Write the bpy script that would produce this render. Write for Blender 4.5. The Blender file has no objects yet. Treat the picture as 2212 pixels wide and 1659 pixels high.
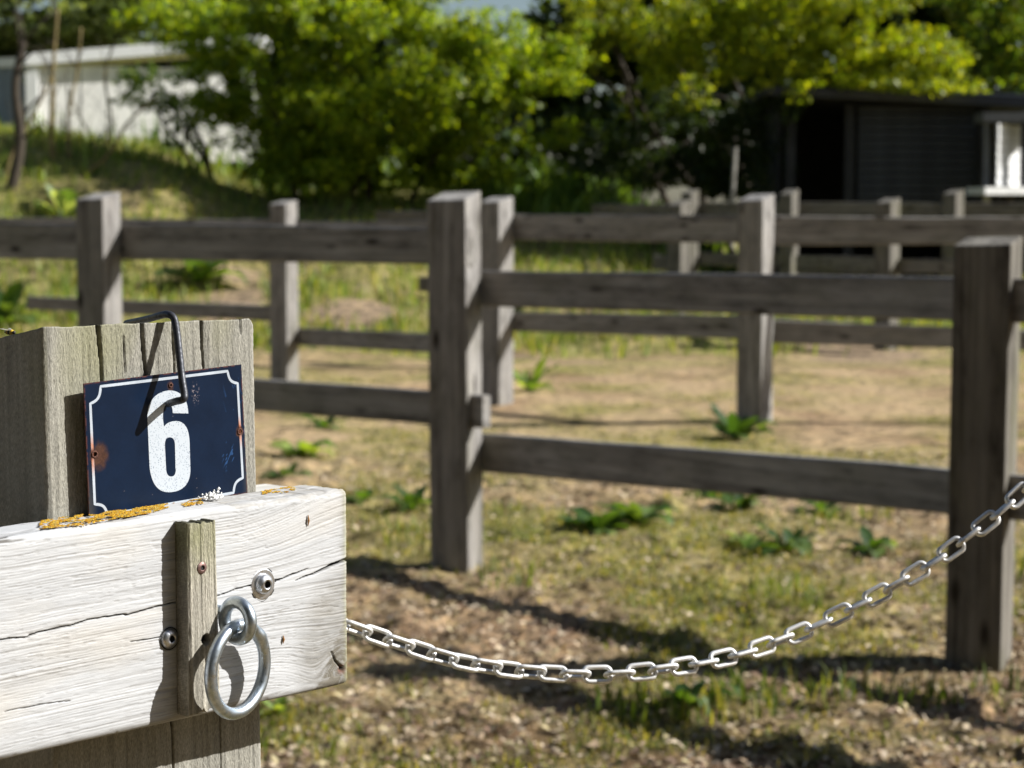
import bpy, bmesh, math, random
import numpy as np
from mathutils import Vector, Matrix
random.seed(6); RNG = np.random.default_rng(6)
SC = bpy.context.scene
COL = SC.collection

# ------------------------------------------------------------------ camera, sky, sun, exposure
F = 4500.0; CX, CY, HOR = 1106.0, 829.5, 470.0          # focal length and centre in px of a 2212 px wide frame
H = 1.476
P = math.atan((CY - HOR) / F)
cam = bpy.data.cameras.new('camera'); camo = bpy.data.objects.new('camera', cam); COL.objects.link(camo)
camo.location = (0, 0, H); camo.rotation_euler = (math.pi/2 - P, 0, 0)
cam.sensor_width = 36; cam.lens = F/2212*36; cam.clip_start = 0.05; cam.clip_end = 2000
cam.dof.use_dof = True; cam.dof.focus_distance = 1.56; cam.dof.aperture_fstop = 12.5
SC.camera = camo
SUN_EL = 35.5
LH = Vector((-1, -0.05, 0)).normalized()                 # where the light travels, on the ground
w = bpy.data.worlds.new('World'); SC.world = w; w.use_nodes = True
nt = w.node_tree; nt.nodes.clear()
sky = nt.nodes.new('ShaderNodeTexSky'); sky.sky_type = 'NISHITA'; sky.sun_disc = False
sky.sun_elevation = math.radians(SUN_EL); sky.sun_rotation = math.atan2(-LH.x, -LH.y)
sky.air_density = 1.0; sky.dust_density = 1.2; sky.ozone_density = 1.5
bg = nt.nodes.new('ShaderNodeBackground'); bg.inputs[1].default_value = 0.05
wo = nt.nodes.new('ShaderNodeOutputWorld')
nt.links.new(sky.outputs[0], bg.inputs[0]); nt.links.new(bg.outputs[0], wo.inputs[0])
sl = bpy.data.lights.new('sun', 'SUN'); sl.energy = 5.0; sl.angle = math.radians(0.5); sl.color = (1, .98, .95)
so = bpy.data.objects.new('sun', sl); COL.objects.link(so)
SD = Vector((LH.x*math.cos(math.radians(SUN_EL)), LH.y*math.cos(math.radians(SUN_EL)), -math.sin(math.radians(SUN_EL))))
so.rotation_euler = SD.to_track_quat('-Z', 'Y').to_euler(); so.location = (20, 0, 20)
vs = SC.view_settings; vs.view_transform = 'Standard'; vs.look = 'None'; vs.gamma = 1; vs.use_curve_mapping = False
vs.exposure = 0.82
SC.render.engine = 'CYCLES'
SC.cycles.max_bounces = 6; SC.cycles.transparent_max_bounces = 6

# ------------------------------------------------------------------ measuring helpers
FW = Vector((0, math.cos(P), -math.sin(P))); UP = Vector((0, math.sin(P), math.cos(P))); RT = Vector((1, 0, 0))
CAM = Vector((0, 0, H))
def ray(x, y): return FW + RT*((x-CX)/F) + UP*((CY-y)/F)
def at_y(x, y, Y):
    r = ray(x, y); return CAM + r*(Y/r.y)
def proj(p):
    d = Vector(p) - CAM; z = d.dot(FW)
    return CX + F*d.dot(RT)/z, CY - F*d.dot(UP)/z

def _h(ix, iy, s):
    n = (ix.astype(np.int64)*374761393 + iy.astype(np.int64)*668265263 + s*974634777) & 0xffffffff
    n = ((n ^ (n >> 13))*1274126177) & 0xffffffff
    return ((n ^ (n >> 16)) & 0xffff)/65535.0
def vn(x, y, s=0):
    x = np.asarray(x, float); y = np.asarray(y, float)
    ix = np.floor(x); iy = np.floor(y); fx = x-ix; fy = y-iy
    fx = fx*fx*(3-2*fx); fy = fy*fy*(3-2*fy); ix = ix.astype(int); iy = iy.astype(int)
    a = _h(ix, iy, s); b = _h(ix+1, iy, s); c = _h(ix, iy+1, s); d = _h(ix+1, iy+1, s)
    return (a*(1-fx)+b*fx)*(1-fy) + (c*(1-fx)+d*fx)*fy
def fbm(x, y, s=0, o=4):
    t = 0; a = .5; n = 0
    for k in range(o):
        t = t + a*vn(x*2**k, y*2**k, s+k*17); n += a; a *= .5
    return t/n
def sm(x, a, b):
    t = np.clip((np.asarray(x, float)-a)/(b-a), 0, 1); return t*t*(3-2*t)

# ------------------------------------------------------------------ ground shape
def hgt(X, Y):
    X = np.asarray(X, float); Y = np.asarray(Y, float)
    q = X/np.maximum(Y, 1.0)*F + CX
    top = np.interp(q, [-400, 100, 350, 600, 1000, 1300, 1550, 1900, 2600], [2.9, 2.75, 2.5, 1.95, 1.75, 1.6, .75, .5, .5])
    r = sm(Y, 22.5, 33)
    z = top*r + 0.35*(fbm(X*.5, Y*.5, 3)-.5)*sm(Y, 20, 26)*np.clip(top, 0, 1.6)
    z = z + (fbm(X*.6, Y*.6, 11)-.5)*.06*sm(Y, 3, 7)
    return z
def ground_z(X, Y): return float(hgt(X, Y))
def on_ground(x, y):
    r = ray(x, y); Y = 3.0
    for k in range(4000):
        p = CAM + r*(Y/r.y)
        if p.z <= ground_z(p.x, p.y): break
        Y += .02
    return p

# ------------------------------------------------------------------ object helpers
ORG = {}
def tag(o, label=None, cat=None, group=None, kind=None):
    if label: o['label'] = label
    if cat: o['category'] = cat
    if group: o['group'] = group
    if kind: o['kind'] = kind
    return o
def thing(name, loc, label, cat, group=None):
    o = bpy.data.objects.new(name, None); COL.objects.link(o); o.location = loc; o.empty_display_size = .1
    ORG[o] = Vector(loc); return tag(o, label, cat, group)
def mesh(name, V, Fc, mat, parent=None, origin=None, smooth=False, col=None, grain=None):
    """V in world coordinates; the object's origin goes to `origin` (default: the parent's, or the base of the shape)"""
    V = np.asarray([tuple(v) for v in V], dtype=float) if not isinstance(V, np.ndarray) else V
    if origin is None:
        origin = ORG[parent] if parent is not None else Vector((V[:,0].mean(), V[:,1].mean(), V[:,2].min()))
    origin = Vector(origin)
    me = bpy.data.meshes.new(name)
    L = (V - np.array(origin))
    if isinstance(Fc, np.ndarray):
        n, k = Fc.shape
        me.vertices.add(len(L)); me.vertices.foreach_set('co', L.astype(np.float32).ravel())
        me.loops.add(n*k); me.loops.foreach_set('vertex_index', Fc.astype(np.int32).ravel())
        me.polygons.add(n); me.polygons.foreach_set('loop_start', np.arange(0, n*k, k, dtype=np.int32))
        me.polygons.foreach_set('loop_total', np.full(n, k, dtype=np.int32))
        me.update(calc_edges=True); me.validate()
    else:
        me.from_pydata(L.tolist(), [], [list(f) for f in Fc]); me.update()
    if col is not None and len(me.vertices) == len(col):
        a = me.attributes.new('Col', 'FLOAT_COLOR', 'POINT')
        c = np.ones((len(col), 4), np.float32); c[:, :3] = col; a.data.foreach_set('color', c.ravel())
    if grain is not None and len(me.vertices) == len(grain):
        a = me.attributes.new('grain', 'FLOAT_VECTOR', 'POINT')
        a.data.foreach_set('vector', np.asarray(grain, np.float32).ravel())
    if smooth: me.polygons.foreach_set('use_smooth', [True]*len(me.polygons))
    me.materials.append(mat)
    o = bpy.data.objects.new(name, me); COL.objects.link(o); ORG[o] = origin
    if parent is not None:
        o.parent = parent; o.location = origin - ORG[parent]
    else: o.location = origin
    return o
def grid_faces(n, m, wrap=False, off=0):
    i = np.arange(n-1)[:, None]; jm = m if wrap else m-1; j = np.arange(jm)[None, :]; j2 = (j+1) % m
    a = i*m+j; b = i*m+j2; c = (i+1)*m+j2; d = (i+1)*m+j
    return np.stack([a, b, c, d], -1).reshape(-1, 4) + off
def tube(pts, rad, n=10, cap=True, closed=False):
    pts = [Vector(p) for p in pts]; N = len(pts)
    if not hasattr(rad, '__len__'): rad = [rad]*N
    V = []; ref = None
    for i, p in enumerate(pts):
        if closed: t = (pts[(i+1) % N]-pts[i-1]).normalized()
        else: t = (pts[min(i+1, N-1)]-pts[max(i-1, 0)]).normalized()
        if ref is None: ref = t.orthogonal().normalized()
        ref = (ref - t*ref.dot(t)).normalized(); b = t.cross(ref)
        for k in range(n):
            a = 2*math.pi*k/n; V.append(p + (ref*math.cos(a)+b*math.sin(a))*rad[i])
    Fc = []
    for i in range(N if closed else N-1):
        for k in range(n):
            Fc.append((i*n+k, i*n+(k+1) % n, ((i+1) % N)*n+(k+1) % n, ((i+1) % N)*n+k))
    if cap and not closed:
        Fc.append(tuple(range(n))[::-1]); Fc.append(tuple((N-1)*n+k for k in range(n)))
    return V, Fc
def smooth_path(pts, k=6):
    pts = [Vector(p) for p in pts]; out = []
    for i in range(len(pts)-1):
        p0 = pts[max(i-1, 0)]; p1 = pts[i]; p2 = pts[i+1]; p3 = pts[min(i+2, len(pts)-1)]
        for j in range(k):
            t = j/k
            out.append(0.5*((2*p1)+(p2-p0)*t+(2*p0-5*p1+4*p2-p3)*t*t+(3*p1-p0-3*p2+p3)*t**3))
    out.append(pts[-1]); return out
class MB:
    def __init__(s): s.V = []; s.F = []
    def add(s, V, Fc):
        o = len(s.V); s.V += [Vector(v) for v in V]; s.F += [tuple(i+o for i in f) for f in Fc]
    def hexa(s, a, b, c, d, e, f, g, h):   # bottom a b c d, top e f g h
        s.add([a, b, c, d, e, f, g, h], [(3, 2, 1, 0), (4, 5, 6, 7), (0, 1, 5, 4), (1, 2, 6, 5), (2, 3, 7, 6), (3, 0, 4, 7)])
def bevelled(V, Fc, r, seg=2):
    bm = bmesh.new(); vs_ = [bm.verts.new(v) for v in V]
    for f in Fc: bm.faces.new([vs_[i] for i in f])
    bmesh.ops.bevel(bm, geom=list(bm.edges), offset=r, segments=seg, affect='EDGES', profile=.6)
    bm.verts.index_update()
    o = [v.co.copy() for v in bm.verts], [tuple(v.index for v in f.verts) for f in bm.faces]; bm.free(); return o
BOXF = [(3, 2, 1, 0), (4, 5, 6, 7), (0, 1, 5, 4), (1, 2, 6, 5), (2, 3, 7, 6), (3, 0, 4, 7)]

# ------------------------------------------------------------------ materials
def mat(name):
    m = bpy.data.materials.new(name); m.use_nodes = True; n = m.node_tree
    b = n.nodes['Principled BSDF']; return m, n, b
def N(n, t, **k):
    x = n.nodes.new(t)
    for a, v in k.items():
        if a.startswith('i_'): x.inputs[int(a[2:])].default_value = v
        else: setattr(x, a, v)
    return x
def ramp(n, fac, stops):
    r = n.nodes.new('ShaderNodeValToRGB'); e = r.color_ramp.elements
    while len(e) < len(stops): e.new(.5)
    for q, (p_, c) in zip(e, stops): q.position = p_; q.color = (*c, 1) if len(c) == 3 else c
    n.links.new(fac, r.inputs[0]); return r.outputs[0]
def mixc(n, fac, a, b, mode='MIX'):
    x = n.nodes.new('ShaderNodeMix'); x.data_type = 'RGBA'; x.blend_type = mode
    for s, v in ((0, fac), (6, a), (7, b)):
        if hasattr(v, 'default_value'): n.links.new(v, x.inputs[s])
        else: x.inputs[s].default_value = v if not isinstance(v, tuple) else (*v, 1)
    return x.outputs[2]
def noise(n, vec, scale, detail=4, rough=.55):
    x = n.nodes.new('ShaderNodeTexNoise'); x.inputs['Scale'].default_value = scale
    x.inputs['Detail'].default_value = detail; x.inputs['Roughness'].default_value = rough
    if vec is not None: n.links.new(vec, x.inputs['Vector'])
    return x.outputs[0]
def mapping(n, vec, s):
    x = n.nodes.new('ShaderNodeMapping'); x.inputs['Scale'].default_value = s; n.links.new(vec, x.inputs['Vector']); return x.outputs[0]
def bump(n, b, h, strength=.3, dist=.002):
    x = n.nodes.new('ShaderNodeBump'); x.inputs['Strength'].default_value = strength; x.inputs['Distance'].default_value = dist
    n.links.new(h, x.inputs['Height']); n.links.new(x.outputs[0], b.inputs['Normal'])

def wood_mat(name, lo, mid, hi, moss=(.10, .10, .035), mossamt=.35, rough=.85):
    """weathered timber, grain along the x of the 'grain' attribute"""
    m, n, b = mat(name)
    at = N(n, 'ShaderNodeAttribute', attribute_name='grain').outputs['Vector']
    g1 = noise(n, mapping(n, at, (1.5, 60, 60)), 1, 5, .6)
    g2 = noise(n, mapping(n, at, (.5, 14, 14)), 1, 3)
    g3 = noise(n, mapping(n, at, (2.5, 4, 4)), 1, 4)
    gb_ = noise(n, mapping(n, at, (5, 16, 16)), 1, 5, .65)
    c = ramp(n, g1, [(.15, lo), (.5, mid), (.85, hi)])
    c = mixc(n, 1.0, c, ramp(n, gb_, [(.34, (.42, .40, .38)), (.5, (1, 1, 1)), (.68, (1.3, 1.28, 1.24))]), 'MULTIPLY')
    c = mixc(n, ramp(n, g2, [(.35, (0, 0, 0)), (.7, (1, 1, 1))]), c, mixc(n, .5, c, hi))
    mk = ramp(n, g3, [(.5, (0, 0, 0)), (.75, (mossamt,)*3)])
    c = mixc(n, mk, c, moss)
    kn = n.nodes.new('ShaderNodeTexVoronoi'); n.links.new(mapping(n, at, (3.2, 9, 9)), kn.inputs['Vector']); kn.inputs['Scale'].default_value = 1
    km = ramp(n, kn.outputs[0], [(.07, (1, 1, 1)), (.20, (0, 0, 0))])
    c = mixc(n, km, c, (lo[0]*.5, lo[1]*.45, lo[2]*.4))
    n.links.new(c, b.inputs['Base Color']); b.inputs['Roughness'].default_value = rough
    b.inputs['Specular IOR Level'].default_value = .25
    bump(n, b, g1, .5, .004); return m
def attr_mat(name, rough=.85, spec=.25, scale=900, amt=.25, bstr=.4, bdist=.0004, stretch=None):
    m, n, b = mat(name)
    c = N(n, 'ShaderNodeAttribute', attribute_name='Col').outputs['Color']
    v = N(n, 'ShaderNodeAttribute', attribute_name='grain').outputs['Vector'] if stretch else N(n, 'ShaderNodeTexCoord').outputs['Object']
    if stretch: v = mapping(n, v, stretch)
    g = noise(n, v, scale, 5, .65)
    c = mixc(n, 1.0, c, ramp(n, g, [(.3, (1-amt,)*3), (.65, (1+amt*.3,)*3)]), 'MULTIPLY')
    n.links.new(c, b.inputs['Base Color']); b.inputs['Roughness'].default_value = rough
    b.inputs['Specular IOR Level'].default_value = spec
    if bstr: bump(n, b, g, bstr, bdist)
    return m
def metal_mat(name, c1, c2, rough=.35, scale=300, metallic=1.0):
    m, n, b = mat(name)
    g = noise(n, N(n, 'ShaderNodeTexCoord').outputs['Object'], scale, 5, .6)
    g2 = noise(n, N(n, 'ShaderNodeTexCoord').outputs['Object'], scale*5, 3, .6)
    n.links.new(ramp(n, g, [(.35, c1), (.62, c2)]), b.inputs['Base Color']); b.inputs['Metallic'].default_value = metallic
    n.links.new(ramp(n, g, [(.3, (rough+.18,)*3), (.7, (rough-.05,)*3)]), b.inputs['Roughness']); bump(n, b, g2, .18, .0003); return m
def plain(name, c, rough=.7, var=.25, scale=20, metallic=0):
    m, n, b = mat(name)
    g = noise(n, N(n, 'ShaderNodeTexCoord').outputs['Object'], scale, 5, .6)
    n.links.new(ramp(n, g, [(.3, tuple(x*(1-var) for x in c)), (.7, tuple(min(1, x*(1+var)) for x in c))]), b.inputs['Base Color'])
    b.inputs['Roughness'].default_value = rough; b.inputs['Metallic'].default_value = metallic; return m
def leaf_mat(name, trans=.45):
    m, n, b = mat(name)
    c = N(n, 'ShaderNodeAttribute', attribute_name='Col').outputs['Color']
    n.links.new(c, b.inputs['Base Color']); b.inputs['Roughness'].default_value = .5; b.inputs['Specular IOR Level'].default_value = .3
    t = n.nodes.new('ShaderNodeBsdfTranslucent'); n.links.new(mixc(n, 1.0, c, (1.9, 1.75, .4), 'MULTIPLY'), t.inputs[0])
    mx = n.nodes.new('ShaderNodeMixShader'); mx.inputs[0].default_value = trans
    n.links.new(b.outputs[0], mx.inputs[1]); n.links.new(t.outputs[0], mx.inputs[2])
    n.links.new(mx.outputs[0], n.nodes['Material Output'].inputs[0]); return m

M_fence = wood_mat('fence_wood', (.062, .055, .049), (.180, .168, .154), (.40, .386, .362), mossamt=.3)
M_fence_old = wood_mat('mossy_fence_wood', (.045, .04, .03), (.105, .095, .078), (.24, .225, .195), mossamt=.5)
M_board = attr_mat('silvered_board', rough=.8, amt=.22, scale=1, stretch=(60, 1800, 1800), bstr=.45, bdist=.0003)
M_post = attr_mat('rough_post_wood', rough=.9, amt=.45, scale=1, stretch=(350, 1100, 1100), bstr=.9, bdist=.0011)
M_plate = attr_mat('enamel', rough=.28, spec=.14, amt=.10, scale=400, bstr=.06, bdist=.0002)
M_galv = metal_mat('galvanised_steel', (.34, .39, .44), (.54, .60, .65), .30, 260)
M_chain = metal_mat('zinc_chain', (.52, .52, .51), (.76, .75, .72), .46, 150, .55)
M_zinc = metal_mat('zinc_screw', (.40, .41, .43), (.62, .63, .65), .3, 500)
M_wire = metal_mat('black_wire', (.02, .022, .028), (.05, .052, .06), .45, 400, .5)
M_rust = plain('rust', (.09, .035, .022), .9, .5, 900)
M_dark = plain('dark_socket', (.012, .011, .01), .8, .3, 300)
M_lichen = attr_mat('lichen', rough=1, amt=.4, scale=2500)
M_leaf = leaf_mat('leaves', .5)
M_grass = leaf_mat('grass_blades', .4)
M_bark = plain('bark', (.050, .038, .025), .95, .4, 9)
M_litter = attr_mat('dry_litter', rough=.95, amt=.3, scale=60, bstr=.2, bdist=.002)
M_black = plain('black_stained_wood', (.018, .019, .021), .85, .4, 4)
M_tin = plain('grey_sheet', (.20, .21, .22), .6, .3, 3)
M_white = plain('white_paint', (.72, .72, .70), .6, .08, 5)
M_offwhite = plain('weathered_white_panel', (.78, .76, .72), .7, .16, 3)
M_bluegrey = plain('blue_grey_panel', (.16, .19, .23), .6, .2, 3)

# ground
def ground_mat():
    m, n, b = mat('dry_ground')
    v = N(n, 'ShaderNodeTexCoord').outputs['Object']
    c0 = N(n, 'ShaderNodeAttribute', attribute_name='Col').outputs['Color']
    g = noise(n, v, 9, 6, .65); g2 = noise(n, v, 42, 5, .7)
    c = mixc(n, 1.0, c0, ramp(n, g, [(.36, (.30, .28, .26)), (.48, (.95, .95, .95)), (.64, (1.45, 1.36, 1.24))]), 'MULTIPLY')
    c = mixc(n, 1.0, c, ramp(n, g2, [(.3, (.5, .48, .45)), (.62, (1.25, 1.22, 1.18))]), 'MULTIPLY')
    n.links.new(c, b.inputs['Base Color']); b.inputs['Roughness'].default_value = 1; b.inputs['Specular IOR Level'].default_value = .05
    bump(n, b, g2, .8, .02); return m
M_ground = ground_mat()

# ------------------------------------------------------------------ the ground
xs = np.concatenate([-np.geomspace(400, 8, 26), np.arange(-7.6, -2.2, .12), np.arange(-2.2, 2.8, .024), np.arange(2.8, 9, .12), np.geomspace(9.2, 400, 26)])
ys = np.concatenate([np.arange(-12, 4.6, .6), np.arange(4.8, 9.6, .024), np.arange(9.6, 14, .06), np.arange(14, 40, .14), np.geomspace(40.2, 900, 24)])
XX, YY = np.meshgrid(xs, ys, indexing='ij')
def green_at(X, Y):
    base = np.interp(Y, [4, 6, 7.5, 10, 14, 19, 22, 25, 33], [.22, .26, .42, .40, .14, .24, .48, .72, .90])
    return np.clip(base + 1.5*(fbm(X*1.3, Y*1.0, 5)-.5) + .7*(fbm(X*6, Y*4.5, 8)-.5), 0, 1)
Zg = hgt(XX, YY)
near = 1 - sm(YY, 11, 16)
Zg += near*((fbm(XX*9, YY*9, 21, 5)-.5)*.05 + np.maximum(fbm(XX*5, YY*5, 31, 3)-.58, 0)*.14)
G = green_at(XX, YY)[..., None]
soil = np.array((.190, .118, .080)); straw = np.array((.39, .30, .185)); grn = np.array((.085, .110, .026)); ygr = np.array((.215, .215, .068))
dr = np.clip(.5 + 1.8*(fbm(XX*2.2, YY*1.8, 44)-.5) + np.interp(YY, [5, 8, 11, 22], [-.12, .12, .38, .35]), 0, 1)[..., None]
C = soil*(1-dr) + straw*dr
gg = grn*(1-dr) + ygr*dr
C = C*(1-G) + gg*G
bare = (sm(fbm(XX*.55+3, YY*.4, 95, 3), .70, .76)*sm(YY, 20, 22)*(1-sm(YY, 27, 29.5)))[..., None]
C = C*(1-bare) + np.array((.29, .225, .155))*bare
V = np.stack([XX, YY, Zg], -1).reshape(-1, 3)
g_ = mesh('ground', V, grid_faces(len(xs), len(ys))[:, ::-1].copy(), M_ground, origin=(0, 0, 0), smooth=True, col=C.reshape(-1, 3))
tag(g_, kind='structure')
def surf(X, Y):
    z = hgt(X, Y); nr = 1 - sm(Y, 11, 16)
    return z + nr*((fbm(X*9, Y*9, 21, 5)-.5)*.05 + np.maximum(fbm(X*5, Y*5, 31, 3)-.58, 0)*.14)

# litter lying on the ground
def scatter(n, y0, y1, s=1.6, margin=1.12):
    u = RNG.random(n); Y = y0*(y1/y0)**u
    X = (RNG.random(n)*2-1)*Y*(1106/F)*margin
    return X, Y
def flakes(name, n, y0, y1, smin, smax, colours, label, cat, dens=None):
    X, Y = scatter(n, y0, y1)
    if dens is not None:
        k = RNG.random(n) < dens(X, Y); X = X[k]; Y = Y[k]; n = len(X)
    Z = surf(X, Y) + RNG.random(n)*.012
    a = RNG.random(n)*6.28; L = smin+(smax-smin)*RNG.random(n)**2; W = L*(.12+.5*RNG.random(n))
    t1 = (RNG.random(n)-.5)*1.3; t2 = (RNG.random(n)-.5)*1.3
    d = np.stack([np.cos(a), np.sin(a), t1], -1); e = np.stack([-np.sin(a), np.cos(a), t2], -1)
    c = np.stack([X, Y, Z], -1); Lx = (L/2)[:, None]; Wx = (W/2)[:, None]
    up = np.array((0, 0, 1.))*(L*.25)[:, None]*(RNG.random(n)[:, None])
    Vv = np.stack([c-d*Lx, c-e*Wx+up, c+d*Lx, c+e*Wx+up*.6], 1).reshape(-1, 3)
    Ff = np.arange(4*n).reshape(n, 4)
    ci = np.array(colours)[RNG.integers(0, len(colours), n)]*(.6+.8*RNG.random(n))[:, None]
    o = mesh(name, Vv, Ff, M_litter, origin=(0, 8, 0), col=np.repeat(ci, 4, 0))
    return tag(o, label, cat, kind='stuff')
def blades(name, n, y0, y1, hmin, hmax, colours, label, cat, dens, wf=.09, bend=.6):
    X, Y = scatter(n, y0, y1)
    k = RNG.random(n) < dens(X, Y); X = X[k]; Y = Y[k]; n = len(X)
    Z = surf(X, Y)-.005
    a = RNG.random(n)*6.28; hh = hmin+(hmax-hmin)*RNG.random(n)**1.7; wd = hh*wf*(.6+.8*RNG.random(n))
    b = bend*(.2+RNG.random(n)); la = RNG.random(n)*6.28
    s = np.stack([np.cos(a), np.sin(a), 0*a], -1)*wd[:, None]; dirn = np.stack([np.cos(la), np.sin(la), 0*a], -1)
    c = np.stack([X, Y, Z], -1); z = np.array((0, 0, 1.))
    m1 = c + z*(hh*.55)[:, None] + dirn*(hh*b*.25)[:, None]; m2 = c + z*(hh*(1-.25*b))[:, None] + dirn*(hh*b*.8)[:, None]
    Vv = np.stack([c-s, c+s, m1+s*.8, m1-s*.8, m2], 1).reshape(-1, 3)
    i = np.arange(n)[:, None]*5
    Ff = np.concatenate([np.concatenate([i, i+1, i+2], 1), np.concatenate([i, i+2, i+3], 1), np.concatenate([i+3, i+2, i+4], 1)])
    ci = np.array(colours)[RNG.integers(0, len(colours), n)]*(.6+.8*RNG.random(n))[:, None]
    o = mesh(name, Vv, Ff, M_grass, origin=(0, 8, 0), col=np.repeat(ci, 5, 0))
    return tag(o, label, cat, kind='stuff')
flakes('leaf_litter', 60000, 5.2, 13, .010, .045, [(.34, .25, .165), (.46, .37, .25), (.17, .115, .08), (.56, .46, .33), (.38, .32, .18), (.20, .13, .09)],
       'dry brown leaf and straw litter strewn over the bare paddock earth', 'litter', dens=lambda X, Y: .35+.65*(1-green_at(X, Y)))
def patch(X, Y): return np.clip(2.4*(green_at(X, Y)-.30), .02, 1)
blades('short_grass', 200000, 5.2, 20, .012, .045, [(.09, .125, .025), (.15, .17, .04), (.24, .23, .08), (.34, .29, .15), (.30, .26, .12), (.11, .14, .03)],
       'short patchy grass between the brown earth of the paddock', 'grass', patch)
tuft = lambda X, Y: (fbm(X*1.9, Y*1.6, 91, 3) > .67)*1.0
blades('grass_tufts', 40000, 5.2, 12, .04, .12, [(.09, .14, .025), (.15, .19, .04), (.07, .11, .02), (.24, .23, .08)],
       'brighter green grass tufts growing through the dry ground', 'grass', lambda X, Y: tuft(X, Y)*.5, wf=.05)
def bankd(X, Y):
    q = X/Y*F+CX
    bare = sm(fbm(X*.55+3, Y*.4, 95, 3), .70, .76)*(1-sm(Y, 27, 29.5))
    return np.clip(.45+1.6*(fbm(X*.9, Y*.9, 71)-.42), .05, 1)*(1-.93*bare)*(sm(Y, 21.5, 25))*(1-.5*sm(q, 1500, 1700))
blades('bank_grass', 95000, 21, 39, .07, .26, [(.13, .20, .03), (.20, .26, .045), (.27, .29, .075), (.11, .18, .03), (.28, .27, .10)],
       'long green grass on the bank behind the fences', 'grass', bankd, wf=.055)
blades('bank_weeds', 26000, 27, 37, .3, .75, [(.07, .13, .022), (.10, .17, .03), (.13, .19, .035)],
       'tall dark green grass and weeds at the foot of the bushes', 'grass',
       lambda X, Y: (fbm(X*.7, Y*.7, 77) > .47)*(.04+.96*sm(X/Y*F+CX, 500, 700))*(1-sm(X/Y*F+CX, 1450, 1600))*sm(Y, 29, 31.5), wf=.05)

# ------------------------------------------------------------------ fences behind
def solve_post(x0, x1, x2, Y, W0=None):
    P1 = at_y(x1, 700, Y); P1.z = .75
    P1.x = (x1-CX)/F*(Vector((P1.x, Y, .75))-CAM).dot(FW)
    best = None
    for k in range(17, 60):
        th = math.radians(k); u = Vector((math.cos(th), -math.sin(th), 0)); v = Vector((math.sin(th), math.cos(th), 0))
        lo, hi = .01, .6
        for _ in range(30):
            W = (lo+hi)/2
            if proj(P1-u*W)[0] > x0: lo = W
            else: hi = W
        e = abs(proj(P1+v*W)[0]-x2)
        if best is None or e < best[0]: best = (e, th, W, u, v)
    return P1, best[1], best[2], best[3], best[4]
POSTS = {}
def add_post(fence, key, x0, x1, x2, Y, ytop, yback, m=None, lean=0, r=.008):
    P1, th, W, u, v = solve_post(x0, x1, x2, Y)
    cs = [P1-u*W, P1, P1+v*W, P1-u*W+v*W]
    zt = at_y(x1, ytop, Y).z
    zb = at_y(x2, yback, cs[2].y).z
    Vv = []
    for c in cs: Vv.append(Vector((c.x, c.y, ground_z(c.x, c.y)-.25)))
    for c, z in zip(cs, (zt-.004, zt, zb, zb-.004)): Vv.append(Vector((c.x+lean, c.y, z)))
    V2, F2 = bevelled(Vv, BOXF, r)
    gr = [(p.z+P1.x*3, (p-P1).dot(u)+P1.y, (p-P1).dot(v)) for p in V2]
    o = mesh('post', V2, F2, m or M_fence, fence, grain=gr)
    POSTS[key] = dict(P=cs, u=u, v=v, W=W, z=zt); return o
def pt(x, y, Y): return at_y(x, y, Y)
def add_rail(fence, xL, tL, bL, YL, xR, tR, bR, YR, th=.05, m=None, eL=0, eR=0, name='rail', wav=.004):
    a = pt(xL, bL, YL); b = pt(xR, bR, YR); c = pt(xR, tR, YR); d = pt(xL, tL, YL)
    c.x, c.y = b.x, b.y; d.x, d.y = a.x, a.y
    ax = (b-a); axh = Vector((ax.x, ax.y, 0)).normalized(); back = Vector((-axh.y, axh.x, 0))
    if back.y < 0: back = -back
    a2 = a-ax.normalized()*eL; b2 = b+ax.normalized()*eR; axt = (c-d).normalized(); d2 = d-axt*eL; c2 = c+axt*eR
    Vv = []; n = 14; r = min(.007, th*.14)
    for i in range(n+1):
        t = i/n; lo = a2.lerp(b2, t); hi = d2.lerp(c2, t)
        k = wav*math.sin(t*7+a.x*5)*.5 + random.uniform(-1, 1)*wav*.35; lo = lo+Vector((0, 0, k*.8)); hi = hi+Vector((0, 0, k+random.uniform(-1, 1)*wav*.5))
        Z = Vector((0, 0, 1))
        Vv += [lo+Z*r, lo+back*r, lo+back*(th-r), lo+back*th+Z*r, hi+back*th-Z*r, hi+back*(th-r), hi+back*r, hi-Z*r]
    Fc = []
    for i in range(n):
        for j in range(8): Fc.append((i*8+j, (i+1)*8+j, (i+1)*8+(j+1) % 8, i*8+(j+1) % 8))
    Fc.append(tuple(range(8))); Fc.append(tuple(n*8+j for j in range(8))[::-1])
    gr = [((p-a2).dot(axh)+a.x*7, p.z*1.0+a.z, (p-a2).dot(back)) for p in Vv]
    return mesh(name, Vv, Fc, m or M_fence, fence, grain=gr)

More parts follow.
